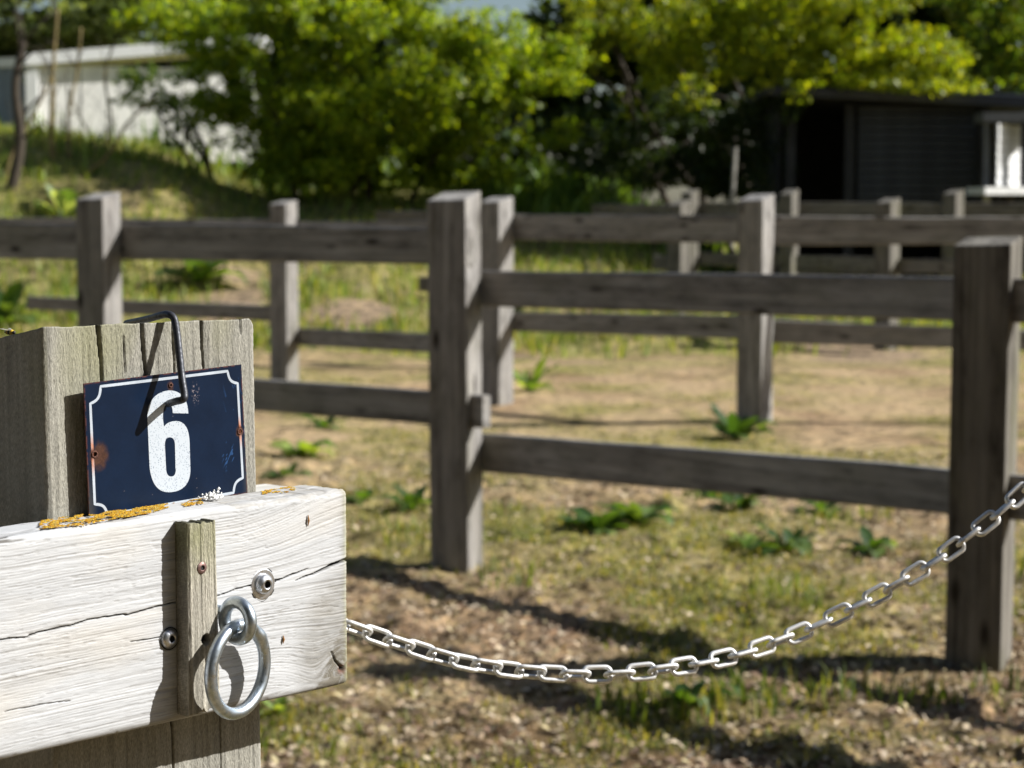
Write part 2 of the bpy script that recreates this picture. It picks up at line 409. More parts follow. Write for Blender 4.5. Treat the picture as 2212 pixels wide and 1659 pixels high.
YA = on_ground(1015, 1238).y; YF = on_ground(2170, 1449).y; YC = 9.9
nf = thing('wooden_fence', on_ground(1015, 1238), 'nearest grey post and rail fence crossing the paddock behind the chain', 'fence')
add_post(nf, 'A', 929, 1012, 1046, YA, 431, 412, lean=-.012)
add_post(nf, 'F', 2046, 2169, 2195, YF, 528, 509, m=M_fence_old, lean=.01, r=.007)
add_post(nf, 'C', 168, 227, 266, YC, 429, 414)
pA, pF, pC = POSTS['A'], POSTS['F'], POSTS['C']
yAb = pA['P'][2].y; yFb = pF['P'][3].y; yCb = pC['P'][2].y
add_rail(nf, 1050, 585, 662, yAb+.004, 2046, 600, 693, yFb+.004, eL=.12, eR=2.75)
add_rail(nf, 1050, 938, 1021, yAb+.004, 2046, 1015, 1111, yFb+.004, eL=.12, eR=2.75, wav=.005)
q_ = Vector((pF['P'][3].x-pA['P'][2].x, yFb-yAb, 0)).normalized(); nq = Vector((q_.y, -q_.x, 0)); e_ = pF['P'][2]+q_*2.2
cs_ = [Vector((p.x, p.y, -.2)) for p in (e_-q_*.19+nq*.19, e_+nq*.19, e_, e_-q_*.19)]
V2, F2 = bevelled(cs_+[p+Vector((0, 0, 1.62)) for p in cs_], BOXF, .006); mesh('post', V2, F2, M_fence, nf, grain=[(p.z, p.x, p.y) for p in V2])
add_rail(nf, 266, 484, 562, yCb+.004, 925, 491, 571, yAb+.004, eL=2.6, eR=.225)
add_rail(nf, 266, 800, 868, yCb+.004, 930, 846, 917, yAb+.006, eL=2.6, eR=.29)

mf = thing('wooden_fence', on_ground(1646, 915), 'second post and rail fence, running through the middle of the sandy paddock', 'fence')
YE = on_ground(1646, 915).y; YB = on_ground(1078, 877).y; YD = on_ground(619, 832).y
add_post(mf, 'E', 1592, 1646, 1671, YE, 432, 418)
add_post(mf, 'B', 1030, 1078, 1109, YB, 436, 424)
add_post(mf, 'D', 582, 619, 645, YD, 440, 432)
pE, pB, pD = POSTS['E'], POSTS['B'], POSTS['D']
yE, yB, yD = pE['P'][2].y, pB['P'][2].y, pD['P'][2].y
add_rail(mf, 1109, 463, 518, yB, 1592, 465, 525, yE, eL=.2, eR=.1)
add_rail(mf, 1109, 675, 716, yB, 1592, 682, 732, yE, eL=.2, eR=.1)
add_rail(mf, 1672, 466, 530, yE+.01, 2260, 470, 526, yE-.1, eL=.1, eR=.6)
add_rail(mf, 1672, 690, 741, yE+.01, 2046, 706, 752, yE-.15, eL=.1, eR=2.4)
add_rail(mf, 645, 478, 520, yD, 1030, 476, 526, yB, eL=.2, eR=.1)
add_rail(mf, 645, 708, 746, yD, 1030, 726, 768, yB, eL=.2, eR=.1)
add_rail(mf, 58, 639, 669, yD+1.2, 583, 661, 694, yD+.01, eR=.1)
add_rail(mf, -60, 470, 500, yD+1.2, 583, 474, 512, yD+.01, eR=.1)

f3 = thing('wooden_fence', on_ground(1922, 755), 'short dark fence end behind the second fence, its post lit on the right', 'fence')
YHp = 23.3
add_post(f3, 'H', 1888, 1922, 1943, YHp, 437, 427, m=M_fence_old)
add_rail(f3, 1718, 470, 500, 25.2, 1895, 470, 500, POSTS['H']['P'][2].y, m=M_fence_old)
add_rail(f3, 1718, 552, 590, 25.2, 1895, 555, 592, POSTS['H']['P'][2].y, m=M_fence_old)
add_rail(f3, 1935, 560, 590, POSTS['H']['P'][2].y, 2150, 560, 592, 22.2, m=M_fence_old)
f4 = thing('wooden_fence', on_ground(1709, 700), 'farthest row of fence posts in front of the black shed', 'fence')
add_post(f4, 'G', 1682, 1709, 1724, 27.0, 419, 408, m=M_fence_old)
add_post(f4, 'I', 2033, 2062, 2080, 26.4, 418, 409, m=M_fence_old)
add_post(f4, 'J', 1470, 1492, 1509, 27.8, 416, 409, m=M_fence_old)
add_rail(f4, 1509, 437, 466, 27.95, 1684, 437, 468, 27.2, eR=.05, eL=.1, m=M_fence_old)
add_rail(f4, 1724, 437, 470, 27.2, 2035, 438, 468, 26.6, eR=.05, eL=.05, m=M_fence_old)
add_rail(f4, 2080, 438, 468, 26.6, 2300, 438, 470, 26.4, m=M_fence_old)
add_rail(f4, 1509, 545, 572, 27.95, 1684, 548, 575, 27.2, eR=.05, eL=.1, m=M_fence_old)
f5 = thing('wooden_fence', on_ground(1455, 690), 'dark mossy rail fence in front of the bushes, left of the black shed', 'fence')
add_post(f5, 'K', 1440, 1470, 1490, 25.2, 442, 431, m=M_fence_old)
add_rail(f5, 1278, 441, 468, 26.6, 1442, 441, 470, 25.4, eR=.05, m=M_fence_old)
add_rail(f5, 1410, 550, 582, 25.6, 1442, 552, 584, 25.4, eR=.05, m=M_fence_old)
f6 = thing('wooden_fence', on_ground(812, 700), 'dark rail ends showing left of the tall middle post, before the bank', 'fence')
add_rail(f6, 812, 456, 487, 21.5, 1010, 456, 490, 20.6, m=M_fence_old)
add_rail(f6, 904, 598, 630, 21.2, 1010, 600, 634, 20.6, m=M_fence_old)
add_post(f6, 'L', 985, 1018, 1036, 20.4, 441, 432, m=M_fence_old)

# ------------------------------------------------------------------ buildings
def plank_wall(parent, name, x0, x1, yt, yb, Y0, Y1, n, m, gap=.008, dep=.03, vertical=False):
    """boards between two picture columns; Y0/Y1 are the distances of its two ends"""
    A = at_y(x0, yb, Y0); B = at_y(x1, yb, Y1); T = at_y(x0, yt, Y0).z; z0 = A.z
    ax = Vector((B.x-A.x, B.y-A.y, 0)); L = ax.length; ax.normalize(); out = Vector((ax.y, -ax.x, 0))
    me = None
    for i in range(n):
        if vertical: w_ = L/n; c = [(i*w_+gap, z0), ((i+1)*w_-gap, z0), ((i+1)*w_-gap, T), (i*w_+gap, T)]
        else: w_ = (T-z0)/n; c = [(0, z0+i*w_+gap), (L, z0+i*w_+gap), (L, z0+(i+1)*w_-gap), (0, z0+(i+1)*w_-gap)]
        j = random.uniform(-.006, .006)
        base = [Vector((A.x, A.y, 0))+ax*s+Vector((0, 0, z)) for s, z in c]
        fr = [p+out*(dep+j+(0 if vertical or k > 1 else .012)) for k, p in enumerate(base)]
        mb = MB(); mb.add(fr+base, [(0, 1, 2, 3), (7, 6, 5, 4), (0, 4, 5, 1), (1, 5, 6, 2), (2, 6, 7, 3), (3, 7, 4, 0)])
        o = mesh(name, mb.V, mb.F, m, parent, origin=base[0])
def block(parent, name, lo, hi, m, rot=0, piv=None):
    x0, y0, z0 = lo; x1, y1, z1 = hi
    Vv = [Vector(p) for p in [(x0, y0, z0), (x1, y0, z0), (x1, y1, z0), (x0, y1, z0), (x0, y0, z1), (x1, y0, z1), (x1, y1, z1), (x0, y1, z1)]]
    if rot:
        piv = Vector(piv or lo); R_ = Matrix.Rotation(rot, 3, 'Z'); Vv = [piv+R_ @ (p-piv) for p in Vv]
    return mesh(name, Vv, BOXF, m, parent, grain=[(p.x, p.y, p.z) for p in Vv])
YS = 29.5
b0 = at_y(1640, 500, YS)
shed = thing('wooden_shed', (at_y(1900, 500, YS).x, YS, .5), 'long black wooden shed with an open bay under a flat roof', 'shed')
ztop = at_y(1800, 205, YS).z
xl = at_y(1690, 300, YS).x; xm = at_y(1846, 300, YS).x; xr = at_y(2118, 300, YS).x; xe = at_y(2260, 300, YS).x
plank_wall(shed, 'board', 1850, 2105, 228, 500, YS+.05, YS+.05, 15, plain('dark_weathered_board', (.024, .027, .030), .7, .5, 5))
block(shed, 'back_wall', (xl, YS+3, 0), (xe+2.5, YS+3.1, ztop-.15), M_black)
block(shed, 'side_wall', (xl-.06, YS+.1, 0), (xl, YS+3, ztop-.12), M_black)
block(shed, 'side_wall', (xr+.0, YS+.2, 0), (xr+.08, YS+3, ztop-.14), M_black)
for xx in (xl+.05, xm-.14, xr-.02): block(shed, 'upright', (xx, YS-.06, 0), (xx+.13, YS+.04, ztop-.14), M_black)
rp = [Vector(p) for p in [(xl-.3, YS-.35, ztop+.12), (xe+2.8, YS-.35, ztop-.19), (xe+2.8, YS+3.3, ztop-.3), (xl-.3, YS+3.3, ztop+.0)]]
mesh('roof', [p-Vector((0, 0, .12)) for p in rp]+rp, BOXF, M_black, shed)
fp = [Vector(p) for p in [(xl-.3, YS-.40, ztop-.02), (xe+2.8, YS-.40, ztop-.33), (xe+2.8, YS-.352, ztop-.33), (xl-.3, YS-.352, ztop-.02)]]
mesh('fascia_board', fp+[p+Vector((0, 0, .11)) for p in fp], BOXF, plain('dark_fascia', (.032, .032, .034), .7, .4, 4), shed)
for i in range(6):
    t = i/6+.05; p = rp[0].lerp(rp[1], .25+t*.75)
    mb = MB(); a_ = p+Vector((0, .1, .004)); mb.hexa(a_, a_+Vector((.8, 0, -.03)), a_+Vector((.8, .5, -.03)), a_+Vector((0, .5, 0)), a_+Vector((0, 0, .03)), a_+Vector((.8, 0, 0)), a_+Vector((.8, .5, 0)), a_+Vector((0, .5, .03)))
    mesh('roof_sheet', mb.V, mb.F, M_tin, shed)
# white hut seen beyond the end of the shed
hut = thing('white_hut', at_y(2180, 490, 28.6), 'white painted board hut at the right edge beside the black shed', 'hut')
plank_wall(hut, 'board', 2151, 2202, 266, 402, 28.3, 29.0, 7, M_white, gap=.004, dep=.02)
plank_wall(hut, 'board', 2151, 2290, 442, 486, 28.3, 28.9, 2, M_white, gap=.004, dep=.02)
p0 = at_y(2128, 420, 27.9); p1 = at_y(2290, 420, 28.5)
mb = MB(); hz = Vector((0, 0, .10)); bk = Vector((-.1, .7, 0))
mb.hexa(p0, p1, p1+bk, p0+bk, p0+hz, p1+hz, p1+bk+hz, p0+bk+hz); mesh('ledge', mb.V, mb.F, M_white, hut)
q0 = at_y(2128, 266, 28.25)
for (xa, xb, yt, yb) in ((2124, 2137, 266, 500), (2204, 2300, 240, 402)):
    a_ = at_y(xa, yb, 28.4); b_ = at_y(xb, yb, 28.6); t_ = at_y(xa, yt, 28.4).z
    mb = MB(); k_ = Vector((0, .06, 0)); up_ = Vector((0, 0, t_-a_.z)); mb.hexa(a_, b_, b_+k_, a_+k_, a_+up_, b_+up_, b_+k_+up_, a_+k_+up_)
    mesh('frame' if xa < 2200 else 'door', mb.V, mb.F, M_tin if xa < 2200 else M_black, hut)
a_ = at_y(2124, 262, 28.3); b_ = at_y(2300, 262, 28.4); M_tin = plain('dull_tin', (.08, .085, .09), .7, .3, 3)
mb = MB(); mb.hexa(a_, b_, b_+Vector((0, .6, 0)), a_+Vector((0, .6, 0)), a_+Vector((0, 0, .12)), b_+Vector((0, 0, .12)), b_+Vector((0, .6, .12)), a_+Vector((0, .6, .12))); mesh('lintel', mb.V, mb.F, M_tin, hut)
# white building on the left
YW = 37.0
wb = thing('white_building', at_y(260, 330, YW), 'low white panelled building with a bright roof edge behind bare stems', 'building')
plank_wall(wb, 'panel', 62, 560, 140, 345, YW-.6, YW+.75, 9, M_offwhite, gap=.012, dep=.05, vertical=True)
plank_wall(wb, 'panel', -90, 56, 150, 345, YW+.6, YW-.55, 4, M_bluegrey, gap=.01, dep=.05, vertical=True)
a_ = at_y(56, 141, YW-.8); b_ = at_y(565, 100, YW+.5); zz = Vector((0, 0, .20)); kk = Vector((0, 1.6, .03))
mb = MB(); mb.hexa(a_, b_, b_+kk, a_+kk, a_+zz, b_+zz, b_+kk+zz, a_+kk+zz); mesh('roof_edge', mb.V, mb.F, M_white, wb)
a_ = at_y(-95, 150, YW+.4); b_ = at_y(55, 143, YW-.7); zz = Vector((0, 0, .16)); kk = Vector((0, 2, .03))
mb = MB(); mb.hexa(a_, b_, b_+kk, a_+kk, a_+zz, b_+zz, b_+kk+zz, a_+kk+zz); mesh('roof_edge', mb.V, mb.F, M_white, wb)
a_ = at_y(58, 345, YW-.75); b_ = at_y(84, 345, YW-.7); zz = Vector((0, 0, at_y(58, 140, YW-.75).z-a_.z)); kk = Vector((0, .1, 0))
mb = MB(); mb.hexa(a_, b_, b_+kk, a_+kk, a_+zz, b_+zz, b_+kk+zz, a_+kk+zz); mesh('corner_trim', mb.V, mb.F, M_white, wb)

# ------------------------------------------------------------------ trees and bushes
def leaves(n_per_m3, blobs, size, colours, tip=None, shell=.55, droop=.3):
    """leaf-sized faces in lumpy clumps; blobs: (centre, radii)"""
    Cc = []; Cv = []
    for (c, r) in blobs:
        c = np.array(c); r = np.array(r) if hasattr(r, '__len__') else np.array((r, r, r))
        n = int(n_per_m3*4.19*r[0]*r[1]*r[2])
        d = RNG.normal(size=(n, 3)); d /= np.linalg.norm(d, axis=1)[:, None]
        rad = RNG.random(n)**(1/3.)*(1-shell)+shell*RNG.random(n)**.25
        lump = .55+.85*fbm(d[:, 0]*2.3+c[0]*3+9, d[:, 1]*2.3+d[:, 2]*2.9+c[2]*3+9, 13, 3)
        p = c + d*rad[:, None]*lump[:, None]*r
        k = vn(p[:, 0]*2.6+p[:, 1]*1.3, p[:, 2]*2.6, 5)+.6*vn(p[:, 0]*7, p[:, 2]*7+p[:, 1]*3, 9) > .66
        Cc.append(p[k])
    p = np.concatenate(Cc); n = len(p)
    s = size*(.5+.9*RNG.random(n))
    nrm = RNG.normal(size=(n, 3)); nrm[:, 2] += .7; nrm[:, 0] += .9; nrm /= np.linalg.norm(nrm, axis=1)[:, None]
    a = np.cross(nrm, RNG.normal(size=(n, 3))); a /= np.linalg.norm(a, axis=1)[:, None]; b = np.cross(nrm, a)
    a *= s[:, None]*.5; b *= s[:, None]*.33
    V_ = np.stack([p-a, p-b+nrm*s[:, None]*.1, p+a, p+b+nrm*s[:, None]*.1], 1).reshape(-1, 3)
    col = np.array(colours)[RNG.integers(0, len(colours), n)]*(.7+.6*RNG.random(n))[:, None]
    cl = vn(p[:, 0]*.9, p[:, 2]*.9+p[:, 1], 55); col = col*(.75+.5*cl)[:, None]
    return V_, np.arange(4*n).reshape(n, 4), np.repeat(col, 4, 0)
def B(x, y, Y, rp, ry=None, rd=None):
    c = at_y(x, y, Y); s = Y/F; return (tuple(c), (rp*s, (rd or rp)*s, (ry or rp)*s))
def tree(name, base, blobs, label, cat, stems, size=.09, dens=420, cols=None, group=None, stem_r=.05):
    t = thing(name, base, label, cat, group)
    bb = []
    for (c, rr) in blobs:
        bb.append((c, tuple(q*.80 for q in rr)))
        for k in range(11):
            d = RNG.normal(size=3); d /= np.linalg.norm(d); f = RNG.uniform(.62, 1.02); g = RNG.uniform(.20, .42)
            bb.append((tuple(np.array(c)+d*np.array(rr)*f), (rr[0]*g*1.25, rr[1]*g, rr[2]*g*.8)))
    V_, F_, C_ = leaves(dens*1.5, bb, size, cols)
    mesh('crown', V_, F_, M_leaf, t, col=C_)
    mb = MB()
    for (sx, ex) in stems:
        p0 = Vector(base)+Vector((sx, random.uniform(-.3, .3), -.2)); p3 = Vector(ex)
        mid = p0.lerp(p3, .5)+Vector((random.uniform(-.3, .3), random.uniform(-.2, .2), .2))
        pts = smooth_path([p0, p0.lerp(mid, .5)+Vector((random.uniform(-.08, .08), 0, .05)), mid, p3], 5)
        mb.add(*tube(pts, [stem_r*(1-.75*i/len(pts)) for i in range(len(pts))], 7))
        for k in range(4):
            q = pts[int(len(pts)*(.4+.13*k))]; e = q+Vector((random.uniform(-.9, .9), random.uniform(-.5, .5), random.uniform(.2, .8)))
            mb.add(*tube(smooth_path([q, q.lerp(e, .5)+Vector((0, 0, .1)), e], 4), [stem_r*.4*(1-.1*i) for i in range(9)], 5))
    mesh('trunk', mb.V, mb.F, M_bark, t, smooth=True)
    return t
GR = [(.13, .20, .012), (.19, .26, .014), (.25, .30, .014), (.09, .15, .014)]
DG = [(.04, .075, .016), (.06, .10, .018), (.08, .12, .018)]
GG = [(.13, .17, .07), (.17, .20, .09), (.10, .14, .06)]
def gb(x, Y): 
    X = (x-CX)/F*Y; return (X, Y, ground_z(X, Y))
# big middle bush
bl = [B(760, 60, 30.5, 230, 150), B(1010, 170, 29.8, 210, 130), B(1160, 230, 29.6, 120, 90), B(880, 250, 30.2, 230, 120), B(560, 120, 31, 200, 140),
      B(1190, 130, 30, 110, 85), B(600, 240, 31, 210, 90), B(700, 330, 31, 170, 70), B(920, 70, 30.5, 90, 55), B(860, -60, 31, 190, 80), B(420, 60, 31.5, 150, 80), B(1000, 300, 30.4, 190, 60), B(1210, 290, 30, 60, 40), B(760, 350, 30.6, 190, 75), B(900, 355, 30.4, 150, 60), B(620, 330, 30.8, 120, 60), B(1060, 350, 30.4, 120, 45), B(840, 390, 30.6, 210, 40), B(600, 370, 30.9, 120, 40)]
tree('leafy_bush', gb(800, 31), bl, 'big round bright green bush in the middle of the bank', 'bush',
     [(-1, bl[4][0]), (0, bl[0][0]), (.5, bl[1][0]), (1.2, bl[2][0]), (-.4, bl[3][0])], dens=1000, cols=GR)
bl = [B(330, 200, 32.5, 90, 50), B(420, 240, 32.2, 110, 60), B(470, 180, 32.3, 110, 60), B(300, 150, 32.6, 60, 30), B(520, 290, 32, 90, 50), B(380, 300, 32.4, 60, 30), B(500, 120, 32, 90, 50), B(450, 300, 32, 80, 30), B(360, 175, 32.6, 70, 25)]
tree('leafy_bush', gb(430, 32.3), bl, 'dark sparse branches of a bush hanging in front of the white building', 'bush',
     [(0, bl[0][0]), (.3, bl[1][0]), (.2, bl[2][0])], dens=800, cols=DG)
# tree over the shed
bl = [B(1330, 100, 31, 90, 70), B(1290, 20, 31.5, 90, 50), B(1420, 70, 31, 150, 110), B(1560, 110, 30.6, 130, 90), B(1700, 90, 29.8, 150, 90), B(1880, 70, 29.6, 170, 100), B(1990, 130, 29.4, 130, 60), B(1780, 170, 29.2, 90, 35),
      B(1640, 10, 30.5, 130, 60), B(1450, 190, 31, 120, 60), B(1850, -40, 30, 220, 70), B(1660, 160, 29.2, 100, 50), B(1690, 195, 28.8, 75, 28), B(1900, 180, 29, 120, 25), B(2060, 190, 29.2, 90, 25)]
tree('leafy_tree', gb(1600, 34.5), bl, 'yellow green tree spreading over the roof of the black shed', 'tree',
     [(-.8, bl[0][0]), (0, bl[1][0]), (.6, bl[2][0]), (1, bl[3][0])], dens=950, cols=[(.15, .20, .012), (.22, .26, .014), (.27, .29, .016), (.10, .15, .014)], stem_r=.08)
bl = [B(2130, 60, 31, 100, 100), B(2210, 120, 31, 110, 90), B(2080, -20, 31, 90, 70), B(2260, 10, 31, 110, 90), B(2170, 170, 30.8, 80, 40)]
tree('leafy_tree', gb(2200, 33), bl, 'deeper green tree at the right edge above the white hut', 'tree',
     [(0, bl[0][0]), (.5, bl[1][0]), (.9, bl[3][0])], dens=900, cols=[(.07, .14, .022), (.11, .17, .02), (.16, .18, .02)], stem_r=.08)
# dark undergrowth between bush and shed
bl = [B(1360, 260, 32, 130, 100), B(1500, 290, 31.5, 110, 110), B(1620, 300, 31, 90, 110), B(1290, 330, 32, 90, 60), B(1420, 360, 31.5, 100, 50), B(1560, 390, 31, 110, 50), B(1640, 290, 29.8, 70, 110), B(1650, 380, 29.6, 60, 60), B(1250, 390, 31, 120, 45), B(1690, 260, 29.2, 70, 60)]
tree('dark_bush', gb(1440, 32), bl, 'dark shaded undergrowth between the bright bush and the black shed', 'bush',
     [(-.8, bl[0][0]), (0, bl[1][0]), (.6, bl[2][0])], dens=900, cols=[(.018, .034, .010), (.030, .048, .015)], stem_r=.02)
bl = [B(1400, 350, 29.6, 55, 60), B(1380, 420, 29.2, 40, 40), B(1450, 300, 29.8, 40, 40)]
tree('pale_shrub', gb(1410, 29.5), bl, 'small grey green shrub catching light in front of the dark undergrowth', 'shrub',
     [(0, bl[0][0])], size=.06, dens=260, cols=[(.10, .14, .05), (.13, .16, .07)], stem_r=.02)
# grey green willow at the top left, behind the white building
bl = [B(60, 20, 41, 140, 80), B(230, 30, 41, 130, 70), B(-60, 60, 42, 150, 90), B(350, -10, 41, 120, 60), B(120, -60, 42, 200, 70), B(160, 95, 42, 200, 40)]
tree('willow_tree', gb(120, 43), bl, 'pale grey green tree behind the white building at the top left', 'tree',
     [(-1, bl[0][0]), (.5, bl[1][0])], size=.12, dens=420, cols=GG, stem_r=.12)
# far wood, plus unseen leaf mass added behind the camera to cut fill light
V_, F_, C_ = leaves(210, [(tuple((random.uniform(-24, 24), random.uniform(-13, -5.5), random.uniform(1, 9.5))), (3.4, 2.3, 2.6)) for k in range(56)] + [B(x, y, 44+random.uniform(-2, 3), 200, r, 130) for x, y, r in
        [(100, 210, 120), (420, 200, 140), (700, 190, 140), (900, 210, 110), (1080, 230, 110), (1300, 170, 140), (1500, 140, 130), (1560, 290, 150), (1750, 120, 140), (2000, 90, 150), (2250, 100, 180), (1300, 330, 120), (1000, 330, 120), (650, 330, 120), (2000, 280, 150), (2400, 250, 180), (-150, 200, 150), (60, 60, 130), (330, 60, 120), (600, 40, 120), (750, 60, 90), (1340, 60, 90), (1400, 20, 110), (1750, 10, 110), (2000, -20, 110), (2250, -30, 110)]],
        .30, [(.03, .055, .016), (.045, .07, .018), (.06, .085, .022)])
tag(mesh('woodland_and_fill_blocker', V_, F_, M_leaf, col=C_), 'dark wood closing the view behind the bushes, with unseen foliage added behind the camera to block fill light', 'trees', kind='stuff')
# bare stems at left
for k, (x0, y0, x1, y1, Y, r) in enumerate([(20, 350, 52, 85, 29, .085), (112, 310, 125, 20, 30, .04), (152, 330, 175, 60, 30.4, .032), (5, 330, 110, 165, 29.5, .03), (215, 300, 245, 90, 31, .022), (160, 370, 330, 215, 29.5, .028), (215, 290, 150, 200, 30.5, .018)]):
    a_ = at_y(x0, y0, Y); a_.z = ground_z(a_.x, a_.y)-.1; e_ = at_y(x1, y1, Y+.2)
    t = thing('bare_sapling', a_, ['thick dark bare trunk at the far left of the white building', 'tall straight yellowish stem before the white panels', 'thin stem just right of the tall straight one', 'thin stem leaning right across the blue grey wall', 'thinnest upright stem near the dark bush', 'low branch slanting up to the right over the grass', 'short twig leaning left before the panels'][k], 'sapling', 'bare stems on the bank')
    pts = smooth_path([a_, a_.lerp(e_, .35)+Vector((random.uniform(-.1, .1), 0, 0)), a_.lerp(e_, .7)+Vector((random.uniform(-.08, .08), 0, 0)), e_], 5)
    mb = MB(); mb.add(*tube(pts, [r*(1-.5*i/len(pts)) for i in range(len(pts))], 8)); mesh('stem', mb.V, mb.F, M_bark if k == 0 else plain('lichened_bark', (.17, .13, .05), .95, .4, 12), t, smooth=True)
    for j in range(7):
        mb = MB(); q = pts[random.randint(4, len(pts)-1)]; e = q+Vector((random.uniform(-.5, .5), random.uniform(-.3, .3), random.uniform(.1, .7)))
        mb.add(*tube([q, q.lerp(e, .5)+Vector((0, 0, .05)), e], [r*.3, r*.2, r*.08], 5))
        mesh('twig', mb.V, mb.F, M_bark, t, smooth=True)
a_ = at_y(1582, 440, 28.4); e_ = at_y(1589, 318, 28.4)
tag(mesh('wooden_stake', *tube([a_-Vector((0, 0, .6)), a_, a_.lerp(e_, .5), e_], [.03, .03, .027, .024], 8), plain('pale_stake', (.34, .32, .28), .9, .2, 8)), 'thin pale stake standing before the dark shed bay', 'stake')

# ------------------------------------------------------------------ broad-leaved weeds
def leaf_mesh(L, W, curl, m=8):
    Vv = []; 
    for i in range(m+1):
        t = i/m; ww = W*math.sin(math.pi*min(1, t*.93+.05))**.8*(1.0 if t > .25 else .25+3*t)*.5
        x = L*t*math.cos(curl*t*.6); z = L*(math.sin(.95)*t*1.1 - curl*t*t*.75)
        wob = .06*W*math.sin(t*17)
        Vv += [(x, -ww, z+ww*.25+wob), (x, 0, z), (x, ww, z+ww*.25-wob)]
    return np.array(Vv), grid_faces(m+1, 3)
LM = {}
def weed(x, y, s, n, label, cols, name='weed', upright=0., group='broad leaved weeds in the paddock'):
    p = on_ground(x, y); t = thing(name, p, label, 'weed', group); s = s*(1.5 if s < .16 else 1.15)
    protos = []
    for k in range(3):
        V_, F_ = leaf_mesh(s*(1+.15*k), s*(.42+.08*k), .55+.3*k-upright)
        c = np.tile(np.array(cols[k % len(cols)]), (len(V_), 1))*(.8+.4*RNG.random((len(V_), 1)))
        c[1::3] *= 1.35
        protos.append((V_, F_, c))
    first = {}
    for i in range(n):
        k = i % 3
        if k not in first:
            V_, F_, c = protos[k]; o = mesh('leaf', V_+np.array(p), F_, M_leaf, t, smooth=True, col=c); first[k] = o
        else:
            o = first[k].copy(); COL.objects.link(o); o.parent = t
        o.rotation_euler = (random.uniform(-.25, .25), random.uniform(-.35, .35), i*2.4+random.uniform(-.3, .3)); q = random.uniform(.65, 1.15); o.scale = (q, q, q)
        o.location = (random.uniform(-.02, .02), random.uniform(-.02, .02), .0)
W1 = [(.032, .07, .018), (.05, .095, .022), (.09, .14, .04)]
W2 = [(.16, .23, .05), (.24, .30, .09), (.10, .17, .03)]
weed(650, 985, .17, 16, 'pale cabbage-like weed left of the tall middle post', W2)
weed(700, 925, .12, 10, 'small green weed under the low rail left of the middle post', W1)
weed(1290, 1150, .13, 16, 'large dark leafed weed in the open ground right of the middle post', W1)
weed(1375, 1135, .13, 14, 'right half of the large weed pair in the open ground', W1)
weed(1600, 1100, .12, 12, 'weed just under the low rail, in its middle', W1)
weed(1540, 1080, .10, 10, 'small weed tucked against the low rail', W1)
weed(1700, 1190, .11, 12, 'dark round weed right of the middle of the open ground', W1)
weed(1620, 1180, .09, 10, 'pale small weed beside the dark round one', W2)
weed(1880, 1195, .10, 12, 'weed nearest to the thick right post', W1)
weed(1780, 1110, .09, 10, 'weed below the rail toward the right post', W1)
weed(890, 1105, .11, 12, 'dark weed beside the left side of the tall middle post', W1)
weed(780, 1090, .09, 8, 'small dark weed right of the white board end', W1)
weed(1150, 845, .22, 12, 'upright dandelion-like weed on the sandy ground behind the middle post', W2, upright=.4)
weed(1590, 950, .20, 16, 'bushy green weed at the foot of the second fence post', W1, upright=.3)
weed(1500, 1530, .07, 14, 'dark weed in the shadow below the chain', W1)
weed(1620, 1520, .05, 8, 'small weed in the shadow right below the chain', W1)
weed(620, 1035, .10, 9, 'low weed beside the sign post', W1)
weed(600, 1545, .045, 12, 'bright grassy weed next to the foot of the sign post', W2, upright=.3)
p = at_y(140, 440, 24.6)
weed(140, 470, .38, 12, 'large pale leafed plant on the bank behind the far left post', [(.16, .24, .10), (.28, .34, .20), (.09, .15, .05)], name='plant', upright=.45)
weed(10, 700, .40, 12, 'green weed at the left edge behind the fence rail', W1, upright=.4)
weed(430, 610, .5, 14, 'dark weed on the bank behind the far left rail', W1, upright=.2)

# ------------------------------------------------------------------ the sign post in front
d_ = ray(5100, 467); UU = Vector((d_.x, d_.y, 0)).normalized(); WW = Vector((-UU.y, UU.x, 0)); ZZ = Vector((0, 0, 1))
BH = .15; BT = .048
dA = ray(755, 1475); dB = ray(755, 1058)                    # bottom and top of the board's right end: BH apart
k0 = BH/(dB.z/dB.y - dA.z/dA.y)
O0 = CAM + dA*(k0/dA.y)
def loc(x, y, w_=0.0):
    """picture point -> (u, v) on the plane w_ behind the board's front"""
    r = ray(x, y); O1 = O0+WW*w_; t = (O1-CAM).dot(WW)/r.dot(WW); p = CAM+r*t-O0
    return p.dot(UU), p.z, w_
def wp(u, v, w_): return O0+UU*u+ZZ*v+WW*w_
def z1(x, y): return x*.36, (740+.4069*y)*.8848
def z2(x, y): return x*.36, (1200+.4069*y)*.8848
def W1p(x, y, w_): return wp(*loc(*z1(x, y), w_))
def W2p(x, y, w_): return wp(*loc(*z2(x, y), w_))
def polydist(U, Vv, pts):
    """distance to a polyline and the width along it; pts: (u, v, halfwidth)"""
    best = np.full(U.shape, 9.); wid = np.zeros(U.shape)
    for (a, b, wa), (c, d, wb_) in zip(pts[:-1], pts[1:]):
        L2 = (c-a)**2+(d-b)**2; t = np.clip(((U-a)*(c-a)+(Vv-b)*(d-b))/L2, 0, 1)
        ds = np.hypot(U-(a+t*(c-a)), Vv-(b+t*(d-b))); k = ds < best
        best = np.where(k, ds, best); wid = np.where(k, wa+(wb_-wa)*t, wid)
    return best, wid

